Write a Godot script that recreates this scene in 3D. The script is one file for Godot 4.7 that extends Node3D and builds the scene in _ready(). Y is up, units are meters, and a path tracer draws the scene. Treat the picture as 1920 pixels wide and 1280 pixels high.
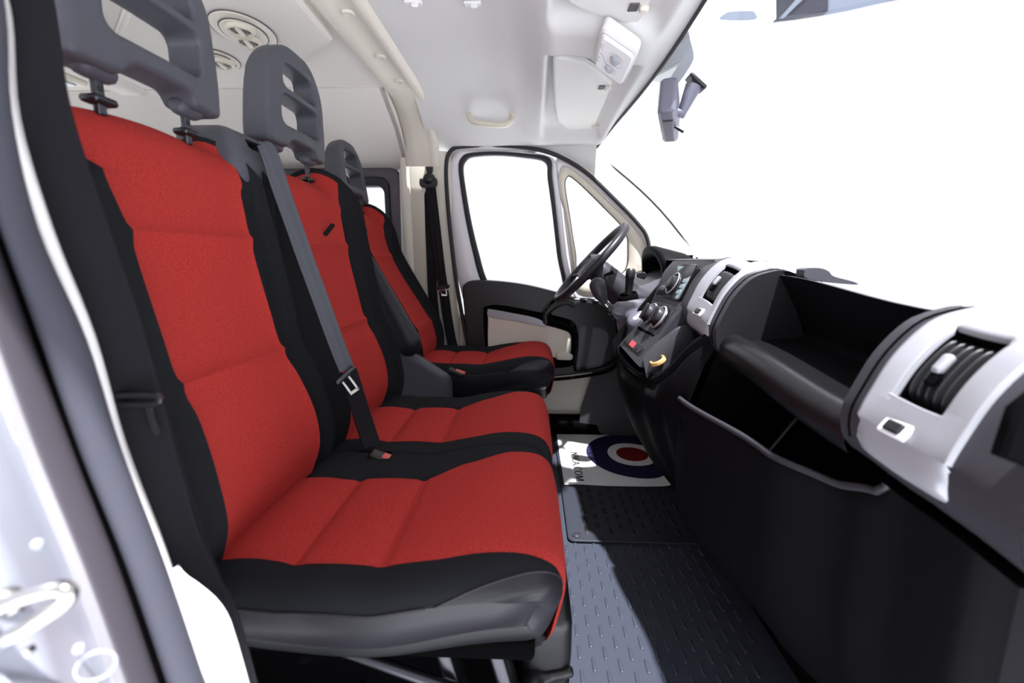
extends Node3D
# Front cab of a light van seen through the open passenger door.
# x runs forwards, y up, z from the far (driver's) door towards the camera; the cab floor is y = 0.

var M := {}
var taken := {}
var root_parts := {}


func _ready() -> void:
	camera_and_light()
	materials()
	build_floor()
	build_ceiling()
	build_far_side()
	build_rear_cabin()
	build_near_pillar()
	build_windscreen()
	build_seats()
	build_dashboard()
	build_controls()
	build_belts()
	build_roof_things()
	build_floor_things()
	build_outside()


func camera_and_light() -> void:
	var cam := Camera3D.new()
	cam.name = "camera"
	cam.position = Vector3(0, 0.86, 0)
	cam.rotation_degrees = Vector3(-10.3, 2.36, 0)
	cam.near = 0.02
	cam.far = 200.0
	var lens := CameraAttributesPhysical.new()
	lens.frustum_focal_length = 15.94
	lens.frustum_focus_distance = 1.25
	lens.exposure_aperture = 3.2
	lens.frustum_near = 0.02
	lens.frustum_far = 200.0
	cam.attributes = lens
	add_child(cam)
	cam.fov = 73.95
	cam.current = true
	var env := Environment.new()
	env.background_mode = Environment.BG_COLOR
	env.background_color = Color(0.962, 0.968, 1.0)
	env.background_energy_multiplier = 1.26
	env.tonemap_mode = Environment.TONE_MAPPER_LINEAR
	env.tonemap_exposure = 1.0
	env.sdfgi_enabled = true
	env.ssao_enabled = true
	env.ssil_enabled = true
	var we := WorldEnvironment.new()
	we.name = "studio_surroundings"
	we.environment = env
	add_child(we)
	# the lamp high above the bonnet: it reaches the floor through the windscreen
	var sun := DirectionalLight3D.new()
	sun.name = "high_studio_lamp"
	sun.light_energy = 4.8
	sun.light_color = Color(0.98, 0.985, 1.0)
	sun.light_angular_distance = 1.6
	sun.shadow_enabled = true
	add_child(sun)
	sun.look_at_from_position(Vector3(0.19, 1.0, 0.27), Vector3.ZERO, Vector3(0, 0, 1))


# ---------------------------------------------------------------- naming
func numbered(called: String) -> String:
	var n: int = taken.get(called, -1) + 1
	taken[called] = n
	return called if n == 0 else "%s_%03d" % [called, n]


func tag(o: Node3D, label: String, category: String, group := "") -> Node3D:
	o.set_meta("label", label)
	o.set_meta("category", category)
	if group != "":
		o.set_meta("group", group)
	return o


func thing(called: String, label: String, category: String, at := Vector3.ZERO, group := "") -> Node3D:
	var o := Node3D.new()
	o.name = numbered(called)
	add_child(o)
	o.position = at
	root_parts[o] = at
	return tag(o, label, category, group) as Node3D


func structure(called: String, label := "", category := "") -> Node3D:
	var o := Node3D.new()
	o.name = called
	add_child(o)
	o.set_meta("kind", "structure")
	if label != "":
		o.set_meta("label", label)
		o.set_meta("category", category)
	return o


# meshes are written in world coordinates; a part is shifted back by the place of its thing
func put(called: String, mesh: Mesh, m: Material, parent: Node3D = null, label := "") -> MeshInstance3D:
	var o := MeshInstance3D.new()
	o.mesh = mesh
	o.material_override = m
	o.name = called if parent else numbered(called)
	(parent if parent else self as Node3D).add_child(o, true)
	if parent and root_parts.has(parent):
		o.position = -root_parts[parent]
	if label != "":
		o.set_meta("label", label)
	return o


# ---------------------------------------------------------------- materials
func noise_tex(freq: float, size := 512, octaves := 3, kind := FastNoiseLite.TYPE_SIMPLEX_SMOOTH, seed_no := 1, lo := Color(0, 0, 0), hi := Color(1, 1, 1), sx := 1.0) -> Texture2D:
	var n := FastNoiseLite.new()
	n.seed = seed_no
	n.noise_type = kind
	n.frequency = freq
	n.fractal_octaves = octaves
	var im := Image.create(size, size, false, Image.FORMAT_RGB8)
	var wrap := size * 0.12
	for j in size:
		for i in size:
			var fx := i * sx
			var v := n.get_noise_2d(fx, j)
			# blend the last rows and columns into the first ones so that the tile repeats without a seam
			var bx := clampf((i - (size - wrap)) / wrap, 0.0, 1.0)
			var by := clampf((j - (size - wrap)) / wrap, 0.0, 1.0)
			if bx > 0.0:
				v = lerpf(v, n.get_noise_2d((i - size) * sx, j), bx)
			if by > 0.0:
				v = lerpf(v, n.get_noise_2d(fx if bx <= 0.0 else (i - size) * sx, j - size), by)
			im.set_pixel(i, j, lo.lerp(hi, clampf(v * 0.75 + 0.5, 0.0, 1.0)))
	return ImageTexture.create_from_image(im)


func mat(called: String, c: Color, rough: float, metal := 0.0, spec := 0.5) -> StandardMaterial3D:
	var m := StandardMaterial3D.new()
	m.resource_name = called
	m.albedo_color = c
	m.roughness = rough
	m.metallic = metal
	m.metallic_specular = spec
	M[called] = m
	return m


func grained(m: StandardMaterial3D, height: Texture2D, scale: float, depth: float, color: Texture2D = null) -> void:
	m.uv1_triplanar = true
	m.uv1_world_triplanar = true
	m.uv1_scale = Vector3.ONE * scale
	m.heightmap_enabled = true
	m.heightmap_texture = height
	m.heightmap_scale = depth
	if color:
		m.albedo_texture = color


func materials() -> void:
	var weave := noise_tex(0.16, 512, 3, FastNoiseLite.TYPE_SIMPLEX_SMOOTH, 3, Color(0, 0, 0), Color(1, 1, 1), 0.42)
	var fleck := noise_tex(0.11, 512, 4, FastNoiseLite.TYPE_SIMPLEX_SMOOTH, 9, Color(0.80, 0.78, 0.78), Color(1, 1, 1), 0.5)
	var leather := noise_tex(0.09, 512, 2, FastNoiseLite.TYPE_CELLULAR, 5)
	var fine := noise_tex(0.3, 256, 2, FastNoiseLite.TYPE_SIMPLEX_SMOOTH, 7)
	var m := mat("red_fabric", Color(0.745, 0.240, 0.220), 0.95, 0.0, 0.2)
	grained(m, weave, 5.0, 0.035, fleck)
	m.rim_enabled = true
	m.rim = 0.12
	m.rim_tint = 0.7
	m = mat("black_fabric", Color(0.135, 0.138, 0.150), 0.95, 0.0, 0.2)
	grained(m, weave, 6.0, 0.03)
	m = mat("black_vinyl", Color(0.135, 0.127, 0.150), 0.42, 0.0, 0.42)
	grained(m, leather, 7.0, 0.012)
	mat("headrest_grey", Color(0.295, 0.298, 0.33), 0.5, 0.0, 0.45)
	m = mat("dash_black", Color(0.058, 0.055, 0.065), 0.62, 0.0, 0.18)
	grained(m, leather, 6.0, 0.02)
	m = mat("dash_mid", Color(0.195, 0.19, 0.21), 0.44, 0.0, 0.42)
	m = mat("tray_grey", Color(0.125, 0.122, 0.132), 0.6, 0.0, 0.25)
	grained(m, leather, 6.0, 0.02)
	grained(m, leather, 6.0, 0.02)
	mat("black_plastic", Color(0.10, 0.10, 0.11), 0.4)
	mat("satin_black", Color(0.085, 0.085, 0.095), 0.28)
	mat("gloss_black", Color(0.06, 0.06, 0.07), 0.12)
	mat("deep_black", Color(0.035, 0.035, 0.04), 1.0, 0.0, 0.1)
	mat("rubber", Color(0.16, 0.16, 0.18), 0.7)
	mat("slate_rubber", Color(0.27, 0.27, 0.31), 0.7, 0.0, 0.4)
	mat("mirror_grey", Color(0.44, 0.44, 0.50), 0.4)
	mat("end_black", Color(0.085, 0.082, 0.095), 0.85, 0.0, 0.2)
	mat("taupe_rubber", Color(0.33, 0.31, 0.34), 0.6)
	m = mat("headliner", Color(0.85, 0.847, 0.843), 0.95, 0.0, 0.2)
	grained(m, fine, 6.0, 0.02)
	m = mat("rear_lining", Color(0.885, 0.865, 0.84), 0.95, 0.0, 0.2)
	grained(m, fine, 6.0, 0.02)
	mat("cream_plastic", Color(0.86, 0.835, 0.785), 0.6)
	mat("screen_patch", Color(0.60, 0.64, 0.69), 0.3)
	mat("post_trim", Color(0.92, 0.91, 0.90), 0.5)
	mat("visor_vinyl", Color(0.86, 0.855, 0.84), 0.7)
	mat("warm_plastic", Color(0.87, 0.84, 0.78), 0.5)
	mat("white_plastic", Color(0.90, 0.89, 0.90), 0.4)
	mat("white_paint", Color(0.90, 0.89, 0.905), 0.22)
	mat("silver_paint", Color(0.74, 0.75, 0.80), 0.3, 0.35)
	m = mat("silver_trim", Color(0.62, 0.62, 0.645), 0.36, 0.25)
	mat("steel", Color(0.75, 0.74, 0.72), 0.22, 1.0)
	mat("dark_steel", Color(0.30, 0.30, 0.32), 0.35, 0.9)
	m = mat("webbing", Color(0.115, 0.113, 0.128), 0.8, 0.0, 0.25)
	grained(m, fine, 14.0, 0.012)
	m = mat("webbing_grey", Color(0.30, 0.31, 0.34), 0.6)
	grained(m, fine, 14.0, 0.012)
	mat("gaiter_leather", Color(0.33, 0.325, 0.365), 0.26)
	mat("fascia_grey", Color(0.31, 0.31, 0.345), 0.4)
	mat("buckle_red", Color(0.85, 0.36, 0.34), 0.4)
	mat("button_red", Color(0.86, 0.25, 0.30), 0.35)
	mat("amber", Color(0.72, 0.57, 0.36), 0.4)
	mat("print_white", Color(0.86, 0.86, 0.87), 0.8)
	m = mat("floor_rubber", Color(0.226, 0.238, 0.278), 0.36, 0.0, 0.36)
	grained(m, fine, 18.0, 0.02)
	m = mat("mat_rubber", Color(0.19, 0.196, 0.225), 0.42, 0.0, 0.33)
	grained(m, fine, 18.0, 0.02)
	mat("mat_pad", Color(0.10, 0.10, 0.115), 0.7)
	mat("carpet", Color(0.07, 0.07, 0.078), 1.0, 0.0, 0.15)
	mat("paper", Color(0.90, 0.90, 0.90), 0.75, 0.0, 0.3)
	mat("print_navy", Color(0.125, 0.115, 0.24), 0.75, 0.0, 0.3)
	mat("print_red", Color(0.48, 0.09, 0.10), 0.75, 0.0, 0.3)
	mat("print_black", Color(0.10, 0.10, 0.12), 0.75, 0.0, 0.3)
	mat("aged_foam", Color(0.42, 0.34, 0.20), 0.9)
	mat("lens_grey", Color(0.66, 0.67, 0.69), 0.25)
	mat("studio_white", Color(0.93, 0.94, 0.95), 0.8)
	mat("studio_blue_grey", Color(0.42, 0.45, 0.51), 0.6)
	mat("studio_dark", Color(0.16, 0.16, 0.21), 0.4)
	mat("screen_grey", Color(0.52, 0.58, 0.60), 0.18)
	m = mat("glass", Color(0.97, 0.985, 0.98, 0.04), 0.0)
	m.transparency = BaseMaterial3D.TRANSPARENCY_ALPHA
	m = mat("mirror_glass", Color(0.80, 0.81, 0.83), 0.05, 1.0)


# ---------------------------------------------------------------- mesh helpers
func st_new() -> SurfaceTool:
	var st := SurfaceTool.new()
	st.begin(Mesh.PRIMITIVE_TRIANGLES)
	st.set_smooth_group(0)
	return st


func done(st: SurfaceTool) -> ArrayMesh:
	st.generate_normals()
	st.index()
	return st.commit()


func tri(st: SurfaceTool, a: Vector3, b: Vector3, c: Vector3) -> void:
	st.add_vertex(a)
	st.add_vertex(b)
	st.add_vertex(c)


func quad(st: SurfaceTool, a: Vector3, b: Vector3, c: Vector3, d: Vector3) -> void:
	if a.distance_squared_to(b) > 1e-14 and b.distance_squared_to(c) > 1e-14:
		tri(st, a, b, c)
	if c.distance_squared_to(d) > 1e-14 and d.distance_squared_to(a) > 1e-14:
		tri(st, a, c, d)


func add_grid(st: SurfaceTool, rows: Array, wrap := false) -> void:
	for i in rows.size() - 1:
		var a: Array = rows[i]
		var b: Array = rows[i + 1]
		for j in a.size() - (0 if wrap else 1):
			var k := (j + 1) % a.size()
			quad(st, a[j], a[k], b[k], b[j])


func grid(rows: Array, wrap := false) -> ArrayMesh:
	var st := st_new()
	add_grid(st, rows, wrap)
	return done(st)


func add_cap(st: SurfaceTool, loop: Array) -> void:
	# flat polygon, triangulated in its own plane
	var n := Vector3.ZERO
	var c := Vector3.ZERO
	for i in loop.size():
		var a: Vector3 = loop[i]
		var b: Vector3 = loop[(i + 1) % loop.size()]
		n += a.cross(b)
		c += a
	n = n.normalized()
	var ex := n.cross(Vector3.UP if absf(n.y) < 0.9 else Vector3.RIGHT).normalized()
	var ey := n.cross(ex)
	var flat := PackedVector2Array()
	for p in loop:
		flat.append(Vector2(p.dot(ex), p.dot(ey)))
	var ids := Geometry2D.triangulate_polygon(flat)
	for t in range(0, ids.size(), 3):
		tri(st, loop[ids[t]], loop[ids[t + 1]], loop[ids[t + 2]])


func loft(rows: Array, cap := true) -> ArrayMesh:
	var st := st_new()
	add_grid(st, rows, true)
	if cap:
		st.set_smooth_group(1)
		add_cap(st, rows[0])
		st.set_smooth_group(2)
		add_cap(st, rows[-1])
	return done(st)


# Catmull-Rom through points (Vector2 or Vector3)
func spl(p: Array, per := 6, closed := false) -> Array:
	var out := []
	var n := p.size()
	for i in (n if closed else n - 1):
		var p0 = p[(i - 1 + n) % n] if closed or i > 0 else p[i] * 2.0 - p[i + 1]
		var p1 = p[i]
		var p2 = p[(i + 1) % n]
		var p3 = p[(i + 2) % n] if closed or i + 2 < n else p2 * 2.0 - p1
		for k in per:
			var t := float(k) / per
			out.append(0.5 * ((2.0 * p1) + (p2 - p0) * t + (2.0 * p0 - 5.0 * p1 + 4.0 * p2 - p3) * t * t + (3.0 * p1 - p0 - 3.0 * p2 + p3) * t * t * t))
	if not closed:
		out.append(p[n - 1])
	return out


func add_tube(st: SurfaceTool, path: Array, radius, sides := 10, caps := true, squash := 1.0) -> void:
	var rows := []
	var up := Vector3.UP
	for i in path.size():
		var d: Vector3 = (path[mini(i + 1, path.size() - 1)] - path[maxi(i - 1, 0)]).normalized()
		if absf(d.dot(up)) > 0.98:
			up = Vector3.RIGHT if absf(d.x) < 0.9 else Vector3.BACK
		var s := d.cross(up).normalized()
		var u := s.cross(d).normalized()
		up = u
		var r: float = radius[i] if radius is Array else radius
		var row := []
		for k in sides:
			var a := TAU * k / sides
			row.append(path[i] + s * cos(a) * r + u * sin(a) * r * squash)
		rows.append(row)
	add_grid(st, rows, true)
	if caps:
		st.set_smooth_group(1)
		add_cap(st, rows[0])
		st.set_smooth_group(2)
		add_cap(st, rows[-1])
		st.set_smooth_group(0)


func tube(path: Array, radius, sides := 10, caps := true, squash := 1.0) -> ArrayMesh:
	var st := st_new()
	add_tube(st, path, radius, sides, caps, squash)
	return done(st)


# closed loop tube
func ring_tube(path: Array, r: float, sides := 10, nrm := Vector3.UP) -> ArrayMesh:
	var rows := []
	var n := path.size()
	for i in n + 1:
		var d: Vector3 = (path[(i + 1) % n] - path[(i - 1 + n) % n]).normalized()
		var s := d.cross(nrm).normalized()
		var row := []
		for k in sides:
			var a := TAU * k / sides
			row.append(path[i % n] + s * cos(a) * r + nrm * sin(a) * r)
		rows.append(row)
	return grid(rows, true)


# flat band along a path; across = direction of its width
func strap(path: Array, across: Vector3, width: float, thick := 0.0016) -> ArrayMesh:
	var st := st_new()
	var rows := []
	for i in path.size():
		var d: Vector3 = (path[mini(i + 1, path.size() - 1)] - path[maxi(i - 1, 0)]).normalized()
		var s := (across - d * across.dot(d)).normalized() * width * 0.5
		var n := d.cross(s).normalized() * thick
		var p: Vector3 = path[i]
		var row := []
		for t in [-1.0, -0.86, -0.8, -0.3, -0.26, 0.26, 0.3, 0.8, 0.86, 1.0]:
			var h := 0.75 if absf(t) in [0.8, 0.3] else 1.0
			row.append(p + s * t + n * h)
		for t in [1.0, -1.0]:
			row.append(p + s * t - n)
		rows.append(row)
	add_grid(st, rows, true)
	return done(st)


# box with rounded edges, in a frame given by a basis
func add_rbox(st: SurfaceTool, c: Vector3, size: Vector3, r := 0.004, b := Basis.IDENTITY, seg := 2) -> void:
	var h := size * 0.5
	r = minf(r, minf(h.x, minf(h.y, h.z)) * 0.98)
	var rows := []
	var nv := (seg + 1) * 2
	var nu := (seg + 1) * 4
	for j in nv:
		var top := j >= seg + 1
		var ph := -PI / 2 + (PI / 2) * (float(j % (seg + 1)) / seg) + (PI / 2 if top else 0.0)
		var row := []
		for i in nu:
			var q := i / (seg + 1)
			var th := (PI / 2) * (float(i % (seg + 1)) / seg + q)
			var sx := 1.0 if q in [0, 3] else -1.0
			var sz := 1.0 if q in [0, 1] else -1.0
			var p := Vector3(sx * (h.x - r) + r * cos(ph) * cos(th), (h.y - r) * (1.0 if top else -1.0) + r * sin(ph), sz * (h.z - r) + r * cos(ph) * sin(th))
			row.append(c + b * p)
		rows.append(row)
	add_grid(st, rows, true)
	# close the flat top and bottom
	for e in [0, nv - 1]:
		var l := []
		for q in 4:
			l.append(rows[e][q * (seg + 1)])
		st.set_smooth_group(5 if e == 0 else 6)
		if e == 0:
			quad(st, l[0], l[3], l[2], l[1])
		else:
			quad(st, l[0], l[1], l[2], l[3])
	st.set_smooth_group(0)


func rbox(c: Vector3, size: Vector3, r := 0.004, b := Basis.IDENTITY, seg := 2) -> ArrayMesh:
	var st := st_new()
	add_rbox(st, c, size, r, b, seg)
	return done(st)


# lathe: profile of (radius, height) turned about axis from a point
func lathe(at: Vector3, axis: Vector3, prof: Array, n := 24) -> ArrayMesh:
	var st := st_new()
	add_lathe(st, at, axis, prof, n)
	return done(st)


func add_lathe(st: SurfaceTool, at: Vector3, axis: Vector3, prof: Array, n := 24) -> void:
	axis = axis.normalized()
	var ex := axis.cross(Vector3.UP if absf(axis.y) < 0.9 else Vector3.RIGHT).normalized()
	var ey := axis.cross(ex)
	var rows := []
	for p in prof:
		var row := []
		for i in n:
			var a := TAU * i / n
			row.append(at + axis * p.y + (ex * cos(a) + ey * sin(a)) * p.x)
		rows.append(row)
	add_grid(st, rows, true)


# polygon (world points in one plane) thickened along a direction, with a small bevel on the front edge
func slab(loop: Array, depth: Vector3, bevel := 0.002) -> ArrayMesh:
	var st := st_new()
	add_slab(st, loop, depth, bevel)
	return done(st)


func inset(loop: Array, n: Vector3, by: float) -> Array:
	var out := []
	var c := Vector3.ZERO
	var area := Vector3.ZERO
	for p in loop:
		c += p
	c /= loop.size()
	for i in loop.size():
		area += (loop[i] - c).cross(loop[(i + 1) % loop.size()] - c)
	var sgn := 1.0 if area.dot(n) > 0 else -1.0
	for i in loop.size():
		var a: Vector3 = (loop[i] - loop[(i - 1 + loop.size()) % loop.size()]).normalized()
		var b: Vector3 = (loop[(i + 1) % loop.size()] - loop[i]).normalized()
		var na := n.cross(a) * sgn
		var nb := n.cross(b) * sgn
		var m := (na + nb).normalized()
		out.append(loop[i] + m * by / maxf(0.4, m.dot(na)))
	return out


func add_slab(st: SurfaceTool, loop: Array, depth: Vector3, bevel := 0.002) -> void:
	var n := depth.normalized()
	var face := inset(loop, n, bevel)
	var mid := []
	var back := []
	for p in loop:
		mid.append(p + n * bevel)
		back.append(p + depth)
	st.set_smooth_group(1)
	add_cap(st, face)
	st.set_smooth_group(2)
	add_grid(st, [face, mid], true)
	st.set_smooth_group(3)
	add_grid(st, [mid, back], true)
	st.set_smooth_group(4)
	add_cap(st, back)


# frame between an outer and an inner loop of equal length, thickened along depth
func frame(outer: Array, inner: Array, depth: Vector3, round_by := 0.004) -> ArrayMesh:
	var st := st_new()
	var n := depth.normalized()
	var o1 := []
	var i1 := []
	var o2 := []
	var i2 := []
	var ob := []
	var ib := []
	for k in outer.size():
		var d: Vector3 = inner[k] - outer[k]
		var l := d.length()
		var r := minf(round_by, l * 0.4)
		d = d / maxf(l, 1e-6)
		o1.append(outer[k] + n * r)
		o2.append(outer[k] + d * r)
		i2.append(inner[k] - d * r)
		i1.append(inner[k] + n * r)
		ob.append(outer[k] + depth)
		ib.append(inner[k] + depth)
	add_grid(st, [ob, o1, o2, i2, i1, ib], true)
	return done(st)


func resample(loop: Array, n: int, closed := true) -> Array:
	var lens := [0.0]
	var m := loop.size()
	for i in (m if closed else m - 1):
		lens.append(lens[-1] + loop[i].distance_to(loop[(i + 1) % m]))
	var out := []
	var k := 0
	for i in n:
		var d: float = lens[-1] * i / (n if closed else n - 1)
		while k < lens.size() - 2 and lens[k + 1] < d:
			k += 1
		var t: float = (d - lens[k]) / maxf(1e-9, lens[k + 1] - lens[k])
		out.append(loop[k].lerp(loop[(k + 1) % m], clampf(t, 0, 1)))
	return out


func lut(t: Array, v: float) -> float:
	# piecewise smooth table of [position, value]
	if v <= t[0][0]:
		return t[0][1]
	for i in t.size() - 1:
		if v <= t[i + 1][0]:
			var a: float = (v - t[i][0]) / (t[i + 1][0] - t[i][0])
			a = a * a * (3.0 - 2.0 * a)
			return lerpf(t[i][1], t[i + 1][1], a)
	return t[-1][1]


func sstep(a: float, b: float, v: float) -> float:
	var t := clampf((v - a) / (b - a), 0.0, 1.0)
	return t * t * (3.0 - 2.0 * t)


# surface nets over a signed distance
func net(fn: Callable, lo: Vector3, hi: Vector3, cell: float) -> ArrayMesh:
	var nx := int(ceil((hi.x - lo.x) / cell)) + 1
	var ny := int(ceil((hi.y - lo.y) / cell)) + 1
	var nz := int(ceil((hi.z - lo.z) / cell)) + 1
	var v := PackedFloat32Array()
	v.resize(nx * ny * nz)
	var at := 0
	for k in nz:
		for j in ny:
			for i in nx:
				v[at] = fn.call(lo + Vector3(i, j, k) * cell)
				at += 1
	var idx := {}
	var pts := PackedVector3Array()
	var steps := [0, 1, nx, nx + 1, nx * ny, nx * ny + 1, nx * ny + nx, nx * ny + nx + 1]
	var corner := [Vector3(0, 0, 0), Vector3(1, 0, 0), Vector3(0, 1, 0), Vector3(1, 1, 0), Vector3(0, 0, 1), Vector3(1, 0, 1), Vector3(0, 1, 1), Vector3(1, 1, 1)]
	var edges := [[0, 1], [2, 3], [4, 5], [6, 7], [0, 2], [1, 3], [4, 6], [5, 7], [0, 4], [1, 5], [2, 6], [3, 7]]
	for k in nz - 1:
		for j in ny - 1:
			for i in nx - 1:
				var b := i + nx * (j + ny * k)
				var inside := 0
				for s in steps:
					if v[b + s] < 0.0:
						inside += 1
				if inside == 0 or inside == 8:
					continue
				var sum := Vector3.ZERO
				var cnt := 0
				for e in edges:
					var a: float = v[b + steps[e[0]]]
					var c: float = v[b + steps[e[1]]]
					if (a < 0.0) != (c < 0.0):
						sum += corner[e[0]].lerp(corner[e[1]], a / (a - c))
						cnt += 1
				idx[b] = pts.size()
				pts.append(lo + (Vector3(i, j, k) + sum / cnt) * cell)
	var st := st_new()
	for p in pts:
		st.add_vertex(p)
	var axes := [[1, nx, nx * ny], [nx, nx * ny, 1], [nx * ny, 1, nx]]
	for b in idx:
		for ax in axes:
			var o: int = b
			if (v[o] < 0.0) == (v[o + ax[0]] < 0.0):
				continue
			var b1: int = b - ax[1]
			var b2: int = b - ax[2]
			var b3: int = b - ax[1] - ax[2]
			if not (idx.has(b1) and idx.has(b2) and idx.has(b3)):
				continue
			var q := [idx[b], idx[b1], idx[b3], idx[b2]]
			if v[o] < 0.0:
				q.reverse()
			for t in [0, 1, 2, 0, 2, 3]:
				st.add_index(q[t])
	st.generate_normals()
	return st.commit()


func sd_box(p: Vector3, h: Vector3, r: float) -> float:
	var q := p.abs() - h + Vector3.ONE * r
	return Vector3(maxf(q.x, 0), maxf(q.y, 0), maxf(q.z, 0)).length() + minf(maxf(q.x, maxf(q.y, q.z)), 0.0) - r


func sd_box2(p: Vector2, h: Vector2, r: float) -> float:
	var q := p.abs() - h + Vector2.ONE * r
	return Vector2(maxf(q.x, 0), maxf(q.y, 0)).length() + minf(maxf(q.x, q.y), 0.0) - r


func sd_cap(p: Vector3, a: Vector3, b: Vector3, ra: float, rb: float) -> float:
	var t := clampf((p - a).dot(b - a) / (b - a).length_squared(), 0.0, 1.0)
	return p.distance_to(a.lerp(b, t)) - lerpf(ra, rb, t)


func smin(a: float, b: float, k: float) -> float:
	var h := maxf(k - absf(a - b), 0.0) / k
	return minf(a, b) - h * h * k * 0.25


func smax(a: float, b: float, k: float) -> float:
	return -smin(-a, -b, k)


# ---------------------------------------------------------------- floor
func build_floor() -> void:
	var fl := structure("floor", "grey ribbed rubber cab floor in front of the seats", "floor")
	var st := st_new()
	add_rbox(st, Vector3(0.05, -0.03, -1.29), Vector3(1.9, 0.06, 1.94), 0.01)
	put("floor_covering", done(st), M.floor_rubber, fl)
	# raised ribs of the rubber, staggered rows
	var rib := []
	for j in 5:
		var ph := PI / 2 * j / 4.0
		var row := []
		for i in 12:
			var a := TAU * i / 12
			var c := Vector2(cos(a), sin(a))
			var e := Vector3(c.x * 0.0048 * cos(ph), sin(ph) * 0.0032, c.y * 0.0048 * cos(ph) + signf(c.y) * 0.0135)
			row.append(e)
		rib.append(row)
	var rib_mesh := grid(rib, true)
	var n := 0
	for col in 24:
		for row in 11:
			var x := 0.085 + col * 0.0285
			var z := -0.66 - row * 0.061 - (0.0305 if col % 2 else 0.0)
			if z < -1.30 and x > 0.11:
				continue
			if x > 0.52 - 0.08 * (z + 1.0) or n > 290:
				continue
			var o := put("rib", rib_mesh, M.floor_rubber, fl)
			o.position = Vector3(x, 0.0, z)
			n += 1
	# raised plinth below the dashboard
	var pl := []
	for z in [-0.36, -0.8, -1.27]:
		pl.append([Vector3(0.56, 0.001, z), Vector3(0.60, 0.035, z), Vector3(0.66, 0.05, z), Vector3(0.80, 0.30, z), Vector3(0.95, 0.30, z), Vector3(0.95, 0.0, z)])
	put("toe_board", loft(pl), M.carpet, fl)
	put("plinth_screw", lathe(Vector3(0.64, 0.046, -0.72), Vector3(-0.3, 1, 0), [Vector2(0, 0.006), Vector2(0.008, 0.006), Vector2(0.010, 0.0), Vector2(0.016, 0.0), Vector2(0.017, -0.004)]), M.deep_black, fl)
	# front end of the footwell, below the windscreen, so that no light enters under the dashboard
	put("bulkhead", rbox(Vector3(1.02, 0.33, -1.29), Vector3(0.06, 0.78, 1.94), 0.01), M.carpet, fl)


func ceil_y(x: float, z: float) -> float:
	var brow := 0.098 * sstep(-0.075, 0.055, x) + 0.022 * sstep(0.055, 0.32, x)
	var k := maxf(sstep(-1.68, -2.26, z), sstep(-0.82, -0.24, z))
	return 1.5 - brow - 0.19 * k * k * maxf(0.12, 1.0 - 7.0 * brow)


func head_x(z: float) -> float:
	var t := (z + 1.25) / 0.8
	return 0.352 - 0.048 * t * t


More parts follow.
